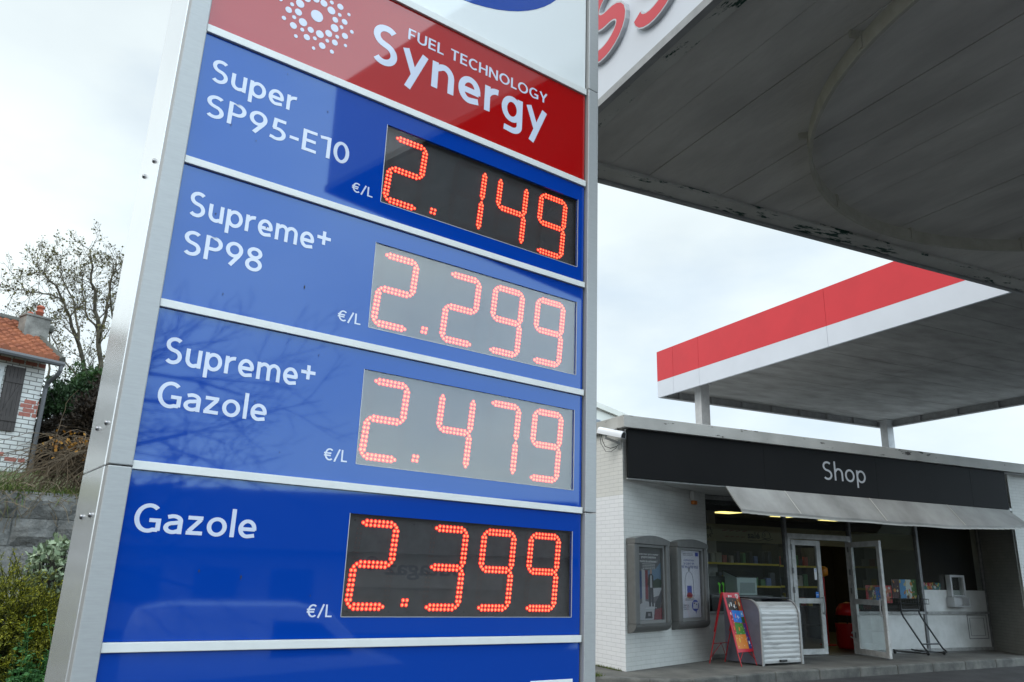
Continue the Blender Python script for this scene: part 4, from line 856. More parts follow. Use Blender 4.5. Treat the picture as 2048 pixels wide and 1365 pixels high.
# ice cream pavement board
M_rod = mat('red_tube', (.36, .012, .018), .4)
AB = Matrix.Translation((1.80, .25, 0)) @ Matrix.Rotation(R(17), 4, 'Z')
ab = thing('pavement_board', 'red A-frame pavement board with a colourful ice cream menu beside the roll-front cabinet', 'A-board', mat=AB)
LEAN = Matrix.Translation((0, 0, .955)) @ Matrix.Rotation(-math.atan2(.24, .955), 4, 'X')          # front panel plane, hung from the apex
bw, bh = .41, .80
o_ = MB(); o_.box(0, bw, -.012, .0, -bh, 0, LEAN); o_.build('frame_panel', mat('red_board', (.52, .012, .03), .4), ab, bevel=.003)
def LQ(o_, pts, y): o_.add([LEAN @ Vector((a * bw, y, -bh + b * bh)) for a, b in pts], [tuple(range(len(pts)))])
o_ = MB(); pc = [P('chocolate', (.02, .012, .01)), P('blue', (.02, .18, .6)), P('lightblue', (.1, .3, .6)), P('grassgreen', (.06, .22, .03)), P('orange', (.65, .2, .02)), P('purple', (.07, .02, .16)), P('deepgreen', (.02, .07, .02)), P('nightblue', (.02, .04, .2)), P('rust', (.3, .08, .02))]
for i, q in enumerate(([(.10, .70), (.73, .69), (.73, .90), (.10, .92)], [(.24, .50), (.73, .48), (.73, .685), (.24, .70)], [(.73, .58), (.93, .58), (.93, .685), (.73, .685)], [(.2, .29), (.76, .29), (.72, .47), (.24, .495)], [(.07, .06), (.73, .05), (.76, .285), (.07, .29)], [(.76, .25), (.93, .25), (.93, .47), (.73, .47)], [(.73, .475), (.93, .475), (.93, .575), (.73, .575)], [(.74, .05), (.93, .05), (.93, .245), (.77, .245)], [(.735, .70), (.93, .70), (.93, .90), (.735, .90)])):
    o_.mat(i); LQ(o_, q, -.0135)
pk = len(pc); pc += motif; ri = random.Random(11)
for a, b, s1, s2, an, k in ([(.2, .78, .10, .03, 1.2, 2), (.33, .80, .11, .03, 1.4, 0), (.5, .76, .11, .028, 1.7, 0), (.62, .82, .10, .026, 1.5, 3), (.83, .8, .12, .04, 1.5, 2), (.42, .6, .12, .03, 1.3, 4), (.55, .58, .09, .025, 1.7, 0), (.83, .63, .05, .03, .2, 0), (.44, .38, .11, .035, 1.3, 3), (.12, .38, .09, .03, 1.0, 1), (.15, .40, .12, .035, 1.5, 3), (.3, .2, .12, .03, 1.3, 5), (.5, .17, .10, .03, 1.1, 3), (.85, .35, .10, .035, 1.2, 1), (.84, .15, .09, .035, 1.3, 0), (.15, .58, .10, .03, 1.5, 1), (.16, .64, .05, .04, 0, 0)] +
                            [(ri.uniform(.1, .9), ri.uniform(.08, .88), .018, .014, 0, ri.choice((0, 0, 5, 3))) for _ in range(44)]):
    o_.mat(pk + k); LQ(o_, [(a + (s1 * .5 * math.cos(q * .628) * math.cos(an) - s2 * math.sin(q * .628) * math.sin(an)) * 1.1, b + (s1 * .5 * math.cos(q * .628) * math.sin(an) + s2 * math.sin(q * .628) * math.cos(an)) * .7) for q in range(10)], -.0142 - .00004 * rnd.random())
o_.build('menu_print', pc, ab)
o_ = MB(); hs = []
for k in range(21):
    a = 2 * math.pi * k / 20; hs.append(LEAN @ Vector((.80 * bw + .0021 * 16 * math.sin(a) ** 3, -.0148, -.05 + .0021 * (13 * math.cos(a) - 5 * math.cos(2 * a) - 2 * math.cos(3 * a) - math.cos(4 * a)))))
o_.tube(hs, .005, 5); o_.tube([LEAN @ Vector((.80 * bw + dx, -.0148, -.05 + dz)) for dx, dz in ((-.014, .006), (-.006, .014), (0, .002), (.007, .014), (.014, .006), (.006, -.01))], .003, 5)
for k in range(4): o_.box(.32 * bw + k * .018, .32 * bw + k * .018 + .013, -.0142, -.0125, -.046, -.039, LEAN); o_.box(.32 * bw + k * .018, .32 * bw + k * .018 + .013, -.0142, -.0125, -.060, -.053, LEAN)
o_.box(.27 * bw, .27 * bw + .02, -.0142, -.0125, -.066, -.035, LEAN)
o_.build('heart_mark', M_wh, ab)
for x in (.012, bw - .012):
    o_ = MB(); o_.tube([LEAN @ Vector((x, .004, -bh + .02)), (x, -.246, .006)], .0075, 7); o_.build('leg', M_rod, ab)
    o_ = MB(); o_.tube([(x, .004, .95), (x, .262, .006)], .0085, 7); o_.build('leg', M_rod, ab)
    o_ = MB(); o_.box(x - .02, x + .02, .010, .016, -.55, 0, Matrix.Translation((0, 0, .955)) @ Matrix.Rotation(math.atan2(.262, .955), 4, 'X')); o_.build('rear_stile', M_rod, ab)
o_ = MB(); o_.tube([(.012, .185, .27), (bw - .012, .185, .27)], .006, 6); o_.tube([(.012, .24, .08), (bw / 2, .185, .27), (bw - .012, .24, .08)], .005, 6); o_.tube([(.012, -.225, .08), (bw / 2, -.185, .24), (bw - .012, -.225, .08)], .005, 6); o_.build('brace', M_rod, ab)

# roll-front cabinet
CBM = Matrix.Translation((2.262, .035, 0)) @ Matrix.Rotation(R(6), 4, 'Z')
cb = thing('roll_front_cabinet', 'grimy silver roll-front cabinet with rounded top and dark sides on the pavement', 'cabinet', mat=CBM)
cw, cd, ch, cr = .84, .66, .865, .20
prof = [(0, .02), (0, ch - cr)] + [(cr - cr * math.cos(R(a)), ch - cr + cr * math.sin(R(a))) for a in range(10, 91, 10)] + [(cd, ch), (cd, .02)]
n = len(prof); M_cside = mat('blue_grey_cabinet_side', (.105, .105, .135), .55, var=.15, vscale=5, bump=.05)
for x0_, x1_ in ((.0, .025), (cw - .025, cw)):
    o_ = MB(); vs = [Vector((x0_, y, z)) for y, z in prof] + [Vector((x1_, y, z)) for y, z in prof]
    o_.add(vs, [tuple(range(n)), tuple(range(n, 2 * n))[::-1]] + [(i, n + i, n + (i + 1) % n, (i + 1) % n) for i in range(n)]); o_.build('side_panel', M_cside, cb)
    o_ = MB(); path = [(-.014, .004)] + [(y * 1.0 - .014 * (1 - y / cr if y < cr else 0), z + .012 * (z > ch - cr)) for y, z in prof[1:-1]]
    xa = x0_ - .006 if x0_ == 0 else x0_ - .004; xb = xa + .036
    vs = []
    for y, z in path: vs += [(xa, y - .004, z), (xb, y - .004, z), (xb, y + .012, z - .004), (xa, y + .012, z - .004)]
    m_ = len(path); o_.add(vs, [(k * 4 + j, k * 4 + (j + 1) % 4, (k + 1) * 4 + (j + 1) % 4, (k + 1) * 4 + j) for k in range(m_ - 1) for j in range(4)] + [(0, 1, 2, 3), tuple(range(4 * m_ - 4, 4 * m_))[::-1]])
    o_.build('edge_trim', M_alu, cb)
M_slat = mat('grimy_aluminium_slat', (.52, .52, .51), .5, .25, c2=(.27, .27, .265), vscale=2.4, stretch=(1.0, 1, 7), cont=(.30, .48), det=9)
o_ = MB(); k = 0; z = .03
arc = lambda s: (.006, s) if s < ch - cr else (lambda a: (cr - (cr - .006) * math.cos(a), ch - cr + (cr - .006) * math.sin(a)))((s - (ch - cr)) / cr)
s_ = .03; smax = ch - cr + cr * math.pi / 2 * .62
while s_ < smax:
    a, b = arc(s_), arc(s_ + .060); mid = arc(s_ + .03); nx, nz = (mid[0] - cr, mid[1] - (ch - cr)) if s_ > ch - cr else (-1, 0); l = math.hypot(nx, nz); nx, nz = nx / l * .004, nz / l * .004
    o_.add([(.028, a[0], a[1]), (cw - .028, a[0], a[1]), (.028, mid[0] + nx, mid[1] + nz), (cw - .028, mid[0] + nx, mid[1] + nz), (.028, b[0], b[1]), (cw - .028, b[0], b[1])], [(0, 1, 3, 2), (2, 3, 5, 4)]); s_ += .062
o_.build('roll_shutter', M_slat, cb)
o_ = MB(); o_.box(.03, cw - .03, .012, .02, .02, ch - cr); o_.build('shutter_backing', M_hole, cb)
o_ = MB(); o_.box(-.004, cw + .004, .17, cd, ch + .014, ch + .035); o_.build('top_cover', M_blk, cb, bevel=.006)
o_ = MB(); o_.bbox(cw * .42, cw * .58, -.03, .004, .045, .075, .008); o_.build('handle', M_blk, cb)

# crate trolley
M_tube = mat('black_steel_tube', (.012, .012, .012), .35)
tr = thing('trolley_frame', 'black tubular steel trolley with a small wire basket leaning by the window panel', 'trolley', (6.45, .75, .0))
for x, dx, yb in ((6.20, .0, .55), (6.64, .0, .62)):
    t = Rel(tr); t.tube([(x + .02, .90, .95), (x, .90, .84), (x, .90, .66), (x + .02, .89, .60), (x + .21, .74, .17), (x + .235, .70, .09), (x + .21, .62, .045), (x + .12, .58, .035), (x - .12, .97, .045), (x - .17, 1.0, .06)], .0145, 8); t.build('side_tube', M_tube)
t = Rel(tr); t.tube([(6.2, .90, .70), (6.64, .90, .70)], .013, 8); t.tube([(6.42, .735, .165), (6.86, .735, .165)], .013, 8); t.tube([(6.2, .62, .05), (6.64, .62, .05)], .010, 8); t.build('crossbar', M_tube)
t = Rel(tr)
for z in (.80, .88):
    t.tube([(6.08, .84, z), (6.84, .84, z), (6.84, 1.0, z), (6.08, 1.0, z), (6.08, .84, z)], .006, 6)
for k in range(13): x = 6.08 + .76 * k / 12; t.tube([(x, .84, .88), (x, .84, .80), (x, 1.0, .80), (x, 1.0, .88)], .004, 5)
t.build('wire_basket', M_tube)
for x, y in ((6.36, .60), (6.78, .62), (6.04, .98)):
    t = Rel(tr); t.lathe([(.026, -.011), (.03, -.006), (.03, .006), (.026, .011)], 12, Matrix.Translation((x, y, .031)) @ Matrix.Rotation(R(90), 4, 'Y')); t.build('castor', M_tube)

# far apartment block behind the shop
apt = thing('apartment_building', 'pale concrete apartment block far behind the left end of the shop roof', 'apartment block', (18, 48, -.12))
am = Matrix.Translation((24.46, 40.0, 0)) @ Matrix.Rotation(R(31.5), 4, 'Z')
M_apt = mat('cream_render', (.60, .58, .52), .85, var=.06, vscale=.3); M_aglass = mat('dark_glazing', (.09, .12, .15), .1)
t = Rel(apt); t.box(-12, 9, 0, 10, -.1, 12.9, am); t.build('wall', M_apt)
t = Rel(apt); t.box(-12.2, 9.2, -.25, 10.2, 12.9, 13.3, am); t.build('roof_edge', M_apt)
t = Rel(apt)
for z in (3.4, 6.4, 9.4): t.box(-12, 9, -.12, -.002, z, z + .55, am)
t.build('string_course', M_apt)
for z in (4.2, 7.2, 11.0):
    for k in range(11):
        x = -11.4 + k * 1.85; t = Rel(apt); t.box(x, x + 1.25, -.06, -.003, z, z + 1.15, am); w_ = t.build('window_frame', M_door)
        t = Rel(apt); t.box(x + .08, x + .59, -.066, -.061, z + .08, z + 1.07, am); t.box(x + .66, x + 1.17, -.066, -.061, z + .08, z + 1.07, am); t.build('pane', M_aglass, w_)

# ---------------------------------------------------------------- left: bank, retaining wall, house, trees, shrubs
M_earth = mat('rough_grass_bank', (.055, .075, .022), .95, c2=(.10, .075, .04), vscale=1.5, bump=.6, bscale=30)
def bank_h(x, y):
    return 1.79 + .10 * max(0, y - 1.2) ** .75 + .45 * max(0, min(1, (y - 1.2) / 6)) + .06 * math.sin(x * 1.7) * math.sin(y * 1.3)
g = MB(); nx, ny = 60, 44; xs = [-42 + 39.6 * i / nx for i in range(nx + 1)]; ys = [1.22 + 60 * (j / ny) ** 2 for j in range(ny + 1)]
g.smooth = True
g.add([(x, y, bank_h(x, y)) for y in ys for x in xs], [(j * (nx + 1) + i, j * (nx + 1) + i + 1, (j + 1) * (nx + 1) + i + 1, (j + 1) * (nx + 1) + i) for j in range(ny) for i in range(nx)])
g.smooth = False
for j in range(ny): x = xs[-1]; g.quad((x, ys[j], -.2), (x, ys[j + 1], -.2), (x, ys[j + 1], bank_h(x, ys[j + 1])), (x, ys[j], bank_h(x, ys[j])))
tag(g.build('bank', M_earth), kind='structure')
g = MB(); g.prism([(-40, -3.2), (-6.2, -2.4), (-4.2, -1.2), (-3.6, 1.0), (-40, 1.0)], -.13, -.06); tag(g.build('planting_bed', mat('brown_soil', (.07, .05, .03), .95, var=.4, vscale=6, bump=.8, bscale=30)), kind='structure')

M_block = mat('split_face_grey_block', (.22, .217, .205), .92, c2=(.10, .099, .093), vscale=5, bump=1.0, bscale=26, world_tex=True, det=9)
rw_ = thing('retaining_wall', 'grey split-face concrete block retaining wall below the brick house', 'wall', (-8, 1.1, -.12))
t = Rel(rw_); rb_ = random.Random(5); z = -.12; row = 0
course = [.285, .145, .285, .285, .145, .285, .285, .28]
for h in course:
    x = -42 + rb_.uniform(0, .3)
    while x < -2.45:
        w = rb_.choice((.58, .58, .42, .28)); w = min(w, -2.4 - x)
        d = rb_.uniform(-.015, .02); nxk, nzk = 5, 3
        if x > -14:
            vs = []; rn = rb_.random
            for b in range(nzk + 1):
                for a in range(nxk + 1):
                    e = a in (0, nxk) or b in (0, nzk)
                    vs.append((x + .008 + (w - .016) * a / nxk, 1.0 + (.018 if e else d + rb_.uniform(-.022, .018) - .012), z + .008 + (h - .016) * b / nzk))
            t.add(vs, [(b * (nxk + 1) + a, b * (nxk + 1) + a + 1, (b + 1) * (nxk + 1) + a + 1, (b + 1) * (nxk + 1) + a) for b in range(nzk) for a in range(nxk)])
            t.box(x + .008, x + w - .008, 1.0185, 1.2, z + .004, z + h - .004)
        else: t.box(x + .004, x + w - .004, .99, 1.2, z + .004, z + h - .004)
        x += w
    z += h; row += 1
t.box(-42, -2.42, 1.03, 1.19, -.12, z - .01)
t.build('block_wall', M_block)

# house: own frame, x along its front wall towards the visible corner, y into the house
HB = at(52, 940, 18); HM = Matrix.Translation((HB.x, HB.y, HB.z - .5)) @ Matrix.Rotation(R(27.5), 4, 'Z')
house = thing('brick_house', 'small white brick house with orange tiled roof and grey chimney on the bank', 'house', mat=HM)
M_hb = brick('white_house_brick', (.72, .71, .68), (.60, .58, .54), (.20, .19, .175), .24, .085, .010, 'o', bump=.6, stain=.25)
M_rb = mat('red_brick', (.40, .15, .11), .85, c2=(.30, .10, .08), vscale=14, bump=.3, bscale=60)
EZ = 2.80                                                # eave height over the frame's origin
o_ = MB(); o_.box(-2.7, 0, 0, 3.6, -.6, EZ); o_.add([(0, 0, EZ), (0, 3.6, EZ), (0, 1.8, EZ + .95)], [(0, 1, 2)]); o_.build('wall', M_hb, house)
o_ = MB()
for x0_, x1_, z0_, z1_ in ((-.33, .003, 1.50, 1.83), (-.9, -.42, .70, .80), (-.42, -.05, .62, .72), (-2.2, -.9, .62, .72), (-2.3, .003, EZ - .30, EZ - .19)):
    nrow = max(1, round((z1_ - z0_) / .085)); o_ = MB()
    for r_ in range(nrow):
        xx = x0_ + (.06 if r_ % 2 else 0)
        while xx < x1_ - .02:
            w = min(.22, x1_ - xx); o_.box(xx + .005, xx + w - .005, -.004, .02, z0_ + r_ * .085 + .005, z0_ + (r_ + 1) * .085 - .005); xx += .24
    o_.build('red_brick_band', M_rb, house)
# roof with rows of interlocking tiles
M_tilem = leafmat('orange_roof_tile', (.19, .060, .030), (.31, .105, .048), .8)
def roof_slope(sgn):
    o_ = MB(); rt = random.Random(2 + sgn); L = 1.8 + .35; rise = .95 / 1.8; nrow = 12; tw = .16; x0_, x1_ = -2.9, .12
    for r_ in range(nrow):
        f0, f1 = r_ / nrow, (r_ + 1.12) / nrow
        k = 0; xx = x0_
        while xx < x1_ - .01:
            w = min(tw, x1_ - xx); dz = rt.uniform(-.008, .012)
            pr_ = [(0, 0), (.25, .035), (.5, .04), (.75, .02), (1, .0)]
            vs = []
            for f, lift in ((f0, .045), (f1, .0)):
                yy = -.35 + f * L; zz = EZ - .35 * rise + f * L * rise
                for a, b in pr_: vs.append((xx + a * (w - .004), yy if sgn > 0 else 3.6 - yy, zz + b + lift + dz + .03))
            yy = -.35 + f0 * L; zz = EZ - .35 * rise + f0 * L * rise
            for a, b in pr_: vs.append((xx + a * (w - .004), yy if sgn > 0 else 3.6 - yy, zz + .012))
            fs = [(i, i + 1, 5 + i + 1, 5 + i) for i in range(4)] + [(10 + i, 10 + i + 1, i + 1, i) for i in range(4)]
            o_.add(vs, fs); xx += tw; k += 1
    return o_
ro = roof_slope(1).build('roof', M_tilem, house); rb2 = roof_slope(-1).build('roof', M_tilem, house)
M_dk = mat('dark_painted_wood', (.035, .03, .03), .7)
o_ = MB(); rise = .95 / 1.8
o_.add([(-2.9, -.35, EZ - .35 * rise - .02), (.12, -.35, EZ - .35 * rise - .02), (.12, 1.8, EZ + .95 - .02), (-2.9, 1.8, EZ + .95 - .02), (-2.9, 3.95, EZ - .35 * rise - .02), (.12, 3.95, EZ - .35 * rise - .02)], [(0, 1, 2, 3), (3, 2, 5, 4)]); o_.build('roof_boarding', M_dk, house)
M_zinc = mat('dark_lichened_verge', (.10, .095, .08), .8, c2=(.05, .05, .04), vscale=20)
o_ = MB(); o_.tube([(.13, -.37, EZ - .35 * rise + .05), (.13, 1.8, EZ + .95 + .08)], .06, 6); o_.tube([(.13, 1.8, EZ + .95 + .08), (.13, 3.95, EZ - .35 * rise + .05)], .06, 6)
for k in range(12): xx = -2.9 + k * .30; o_.tube([(xx, 1.8, EZ + 1.01), (xx + .31, 1.8, EZ + .995)], [.085, .10], 8)
o_.build('ridge_and_verge_tiles', M_zinc, house)
M_gut = mat('grey_gutter', (.09, .09, .095), .5)
o_ = MB(); o_.tube([(-2.9, -.41, EZ - .35 * rise - .03), (.16, -.41, EZ - .35 * rise - .05)], .055, 8); o_.build('gutter', M_gut, house)
o_ = MB(); o_.tube([(.11, -.41, EZ - .35 * rise - .08), (.11, -.41, EZ - .35 * rise - .18), (.10, -.36, EZ - .35 * rise - .26), (.05, -.12, EZ - .35 * rise - .40), (.045, -.06, EZ - .35 * rise - .52), (.045, -.06, -.5)], .042, 8); o_.build('downpipe', M_gut, house)
M_chim = mat('stained_cement_chimney', (.25, .24, .215), .9, c2=(.10, .095, .085), vscale=3.0, bump=.4, bscale=30, det=9)
CH = HM.inverted() @ at(62, 690, 18.9); cx_, cy_ = CH.x, CH.y
zr = EZ + cy_ * rise
o_ = MB(); o_.box(cx_ - .24, cx_ + .24, cy_ - .14, cy_ + .2, zr - .35, zr + .42); o_.box(cx_ - .26, cx_ + .26, cy_ - .16, cy_ + .22, zr + .42, zr + .46)
ch_ = o_.build('chimney', M_chim, ro)
o_ = MB(); tfm = Matrix.Translation((cx_ + .06, cy_ + .03, zr + .46)); o_.smooth = True
o_.lathe([(.07, 0), (.067, .10), (.085, .11), (.085, .13), (.06, .14), (.058, .20), (.085, .21), (.075, .245), (.03, .27)], 12, tfm); o_.lathe([(.06, 0), (.055, .07)], 12, Matrix.Translation((cx_ - .12, cy_ + .03, zr + .46))); o_.build('chimney_pot', mat('terracotta_pot', (.34, .09, .05), .8), ch_)
# window and shutter
o_ = MB(); o_.box(-1.85, -.73, -.02, .04, 1.20, 2.40); wf = o_.build('window', M_door, house)
o_ = MB(); o_.box(-1.78, -.80, -.028, -.021, 1.28, 2.32); o_.build('pane', M_aglass, wf)
o_ = MB(); o_.box(-1.9, -.72, -.09, .02, 1.11, 1.17); o_.build('window_sill', M_dk, house)
M_shut = mat('dark_brown_shutter', (.045, .036, .033), .7, var=.3, vscale=9, stretch=(8, 1, .6))
o_ = MB(); 
for k in range(5): o_.box(-.70 + k * .068, -.70 + k * .068 + .065, -.05, -.02, 1.18, 2.42)
o_.box(-.69, -.37, -.066, -.0505, 1.36, 1.45); o_.box(-.69, -.37, -.066, -.0505, 2.10, 2.19)
q_ = [(-.68, 1.46), (-.62, 1.46), (-.38, 2.09), (-.44, 2.09)]
o_.add([(x, y, z) for y in (-.062, -.0505) for x, z in q_], [(0, 1, 2, 3), (0, 4, 5, 1), (1, 5, 6, 2), (2, 6, 7, 3), (3, 7, 4, 0)])
o_.build('shutter', M_shut, house)

# ---- foliage builders
def leaf(o_, p, d, s, r_, w=.5):
    d = d.normalized(); side = d.cross(Vector((r_.uniform(-1, 1), r_.uniform(-1, 1), r_.uniform(-1, 1))))
    if side.length < 1e-3: side = d.orthogonal()
    side.normalize(); side *= s * w * .5; n = side.cross(d) * .25
    o_.add([p, p + d * s * .5 + side + n * s * 4, p + d * s, p + d * s * .5 - side + n * s * 4], [(0, 1, 2, 3)])
def rvec(r_): 
    while True:
        v = Vector((r_.uniform(-1, 1), r_.uniform(-1, 1), r_.uniform(-1, 1)))
        if .05 < v.length < 1: return v.normalized()
def limb(wood, leaves, p, d, L, r, lvl, r_, gravity=.0, lsize=.07, dens=1.0, spread=.75):
    n = 5; pts = [p.copy()]; q = p.copy(); dd = d.normalized(); rad = [r]
    for k in range(n):
        dd = (dd + rvec(r_) * .16 + Vector((0, 0, gravity))).normalized(); q = q + dd * (L / n); pts.append(q.copy()); rad.append(r * (1 - .62 * (k + 1) / n))
    wood.tube(pts, rad, 6 if lvl > 2 else (4 if lvl > 0 else 3), False)
    if lvl == 0:
        if leaves is not None:
            for k in range(max(1, int(dens * r_.uniform(2, 6)))): leaf(leaves, r_.choice(pts[1:]) + rvec(r_) * lsize * .8, rvec(r_) + Vector((0, 0, -.2)), lsize * r_.uniform(.6, 1.4), r_, .8)
        return
    m_ = {4: 7, 3: 6, 2: 5, 1: 4}[lvl]
    for k in range(m_):
        f = .25 + .75 * (k + r_.random() * .6) / m_; i = min(n - 1, int(f * n)); b = pts[i].lerp(pts[i + 1], f * n - i)
        t_ = (pts[i + 1] - pts[i]).normalized(); side = (rvec(r_) - t_ * 0).normalized(); side = (side - t_ * side.dot(t_)).normalized()
        limb(wood, leaves, b, t_ * (1 - spread * .5) + side * spread + Vector((0, 0, .15)), L * r_.uniform(.36, .58), max(.0045, r * (1 - .6 * f) * .55), lvl - 1, r_, gravity, lsize, dens, spread)
M_bark = mat('grey_brown_bark', (.10, .085, .055), .9, c2=(.05, .042, .03), vscale=9)
M_sparse = leafmat('sparse_olive_leaf', (.07, .065, .02), (.13, .115, .035))
M_bark2 = mat('dark_bark', (.035, .03, .026), .9)
def pixel_tree(name, label, base, limbs, seed, lsize=.075, dens=1.0, wood_m=None, leaf_m=None, lvl=2, group=None):
    """limbs: lists of (pixel x, pixel y, distance, radius) giving the main stems"""
    r_ = random.Random(seed); r0 = thing(name, label, 'tree', base, group); wood, lv = Rel(r0), Rel(r0)
    for L in limbs:
        pts = [at(a, b, c) for a, b, c, _ in L]; rad = [q[3] * .55 for q in L]; fine = [pts[0]]; fr = [rad[0]]
        for i in range(len(pts) - 1):
            for k in range(1, 4):
                fine.append(pts[i].lerp(pts[i + 1], k / 3) + (rvec(r_) * .05 if k < 3 else Vector())); fr.append(rad[i] + (rad[i + 1] - rad[i]) * k / 3)
        wood.tube(fine, fr, 7, False); n = len(fine)
        for i in range(2, n):
            for q in range(1 + (i % 2)):
                t_ = (fine[i] - fine[i - 1]).normalized(); side = rvec(r_); side = (side - t_ * side.dot(t_)).normalized()
                limb(wood, lv, fine[i], t_ * .6 + side * .75, r_.uniform(.5, 1.05) * (1 - .35 * i / n), max(.009, fr[i] * .32), lvl, r_, .03, lsize, dens)
    wood.build('trunk', wood_m or M_bark)
    if lv.f: lv.build('crown', leaf_m or M_sparse)
    return r0
b0 = at(200, 860, 22); pixel_tree('bare_tree', 'tall almost bare tree with sparse olive leaves rising behind the house', (b0.x, b0.y, b0.z), [
    [(196, 880, 22, .13), (198, 760, 22, .115), (197, 660, 22, .10), (190, 600, 21.8, .075), (182, 550, 21.6, .05), (180, 500, 21.4, .025)],
    [(198, 690, 22, .08), (215, 600, 22.4, .06), (224, 555, 22.6, .035), (232, 520, 22.8, .02)],
    [(180, 860, 21.5, .11), (176, 780, 21.4, .10), (158, 690, 21.2, .085), (140, 635, 21, .065), (120, 590, 20.8, .045), (88, 545, 20.6, .03), (68, 530, 20.4, .015)],
    [(157, 680, 21.2, .06), (150, 620, 21.6, .045), (128, 565, 21.8, .03), (118, 535, 22, .015)],
    [(120, 597, 20.8, .04), (85, 588, 20.5, .03), (50, 580, 20.2, .018), (25, 577, 20, .008)],
    [(190, 810, 22.5, .06), (150, 745, 22.8, .045), (120, 710, 23, .025), (95, 655, 23.2, .012)],
    [(197, 665, 22, .06), (170, 620, 22.5, .04), (165, 570, 22.8, .025), (160, 530, 23, .012)],
    [(236, 800, 22.4, .07), (226, 640, 22.2, .05), (222, 560, 22, .03), (228, 530, 21.8, .012)]], 21, lsize=.055, dens=.45)
b0 = at(60, 760, 34); pixel_tree('bare_tree', 'small bare twiggy tree showing above the roof beside the chimney', (b0.x, b0.y, b0.z), [
    [(40, 760, 34, .10), (45, 690, 34, .06), (48, 640, 34, .02)], [(70, 750, 34, .08), (72, 680, 34, .05), (75, 610, 34, .012)], [(95, 760, 34, .08), (100, 690, 34, .05), (98, 620, 34, .012)], [(20, 740, 34, .06), (28, 680, 34, .03), (30, 645, 34, .01)]], 8, lsize=.06, dens=.6)

def clump_tree(name, label, c, rad, n_cl, n_lf, ls, m_, seed, cat='tree', trunk=True, lw=.45, shell=.55):
    """evergreen mass: many leaf clumps spread through an ellipsoid, with a trunk and limbs"""
    r_ = random.Random(seed); base = Vector((c[0], c[1], c[2] - rad[2])); r0 = thing(name, label, cat, base); lv, wd = Rel(r0), Rel(r0)
    for k in range(n_cl):
        v = rvec(r_) * (shell + (1 - shell) * r_.random()); p = Vector((c[0] + v.x * rad[0], c[1] + v.y * rad[1], c[2] + v.z * rad[2])) + rvec(r_) * .1 * rad[0]
        cs = r_.uniform(.10, .24) * (rad[0] + rad[2]) * .5
        wd.tube([Vector((c[0], c[1], c[2] - rad[2] * .6 + .5 * (p.z - c[2] + rad[2] * .6))), p], [.03, .008], 3, False)
        for j in range(n_lf):
            q = p + rvec(r_) * cs * r_.random() ** .5; leaf(lv, q, (q - Vector(c)).normalized() + rvec(r_) * .9 + Vector((0, 0, -.1)), ls * r_.uniform(.6, 1.5), r_, lw)
    if trunk: wd.tube([base, Vector((c[0], c[1], c[2] + rad[2] * .5))], [.12, .04], 6)
    lv.build('crown', m_); wd.build('trunk', M_bark2); return r0
M_ever = leafmat('dark_evergreen_leaf', (.008, .022, .007), (.030, .062, .018)); M_ever2 = leafmat('bright_evergreen_leaf', (.015, .045, .010), (.05, .10, .025)); M_plum = leafmat('dark_plum_leaf', (.014, .011, .008), (.034, .022, .014))
for (px, py, dist, rad, m_, sd, lb) in ((128, 850, 20.0, (.70, .7, 1.15), M_ever, 31, 'dark green conifer beside the white brick corner of the house'), (168, 832, 21.0, (.75, .7, 1.25), M_ever2, 32, 'brighter green bushy conifer behind the dark hedge'),
                                         (182, 868, 17.0, (.45, .5, .95), M_plum, 33, 'dark plum-leaved shrub standing against the totem edge'), (215, 850, 22.5, (1.0, .9, 1.5), M_ever, 34, 'dark evergreen tree under the bare tree, half behind the totem'), (100, 900, 18.5, (.50, .45, .60), M_plum, 35, 'low dark purple bush at the foot of the house')):
    c = at(px, py, dist); clump_tree('evergreen_tree' if 'shrub' not in lb and 'bush' not in lb else 'shrub', lb, c, rad, 130, 75, .085, m_, sd, 'tree' if 'shrub' not in lb and 'bush' not in lb else 'shrub')
# more of the same planting to the left, mirrored in the totem's polished side
for i, (x, y, z, rad) in enumerate(((-12.5, 9, 4.2, (2, 2, 2.2)), (-17, 8, 4.6, (2.4, 2, 2.6)), (-22, 10, 4.6, (2.6, 2, 2.6)))):
    clump_tree('evergreen_tree', ['broad evergreen tree on the bank left of the house', 'second broad evergreen tree further left along the bank', 'third broad evergreen tree at the far left of the bank'][i], (x, y, z), rad, 70, 40, .22, M_ever, 50 + i)

# planting on the bank behind the totem
for i, (x, y, rad, m_, lb) in enumerate(((-5.3, 10.5, (.9, .9, 1.5), M_ever, 'dark evergreen tree on the bank hidden behind the left half of the totem'), (-4.0, 14.0, (1.4, 1.3, 2.0), M_ever2, 'bright green evergreen tree on the bank behind the middle of the totem'), (-2.9, 8.5, (.6, .7, .9), M_plum, 'plum-leaved shrub at the right end of the bank behind the totem'), (-2.6, 20.0, (1.7, 1.5, 2.3), M_ever, 'broad dark evergreen tree beyond the bank behind the right half of the totem'))):
    clump_tree('shrub' if 'shrub' in lb else 'evergreen_tree', lb, (x, y, bank_h(x, y) + rad[2] * .9), rad, 90, 60, .12, m_, 90 + i, 'shrub' if 'shrub' in lb else 'tree')
M_bg = leafmat('bank_grass_blade', (.035, .07, .014), (.11, .13, .035)); gr = MB(); r_ = random.Random(44)
for k in range(9000):
    x, y = r_.uniform(-15, -2.5), 1.3 + 9 * r_.random() ** 1.6; p = Vector((x, y, bank_h(x, y) - .02)); h = r_.uniform(.06, .2); d = Vector((r_.gauss(0, .4), r_.gauss(0, .4), 1)).normalized(); w = Vector((r_.uniform(-1, 1), r_.uniform(-1, 1), 0)).normalized() * .007
    gr.add([p - w, p + w, p + d * h], [(0, 1, 2)])
tag(gr.build('bank_grass', M_bg), 'rough green grass growing over the bank above the block wall', 'grass', kind='stuff')

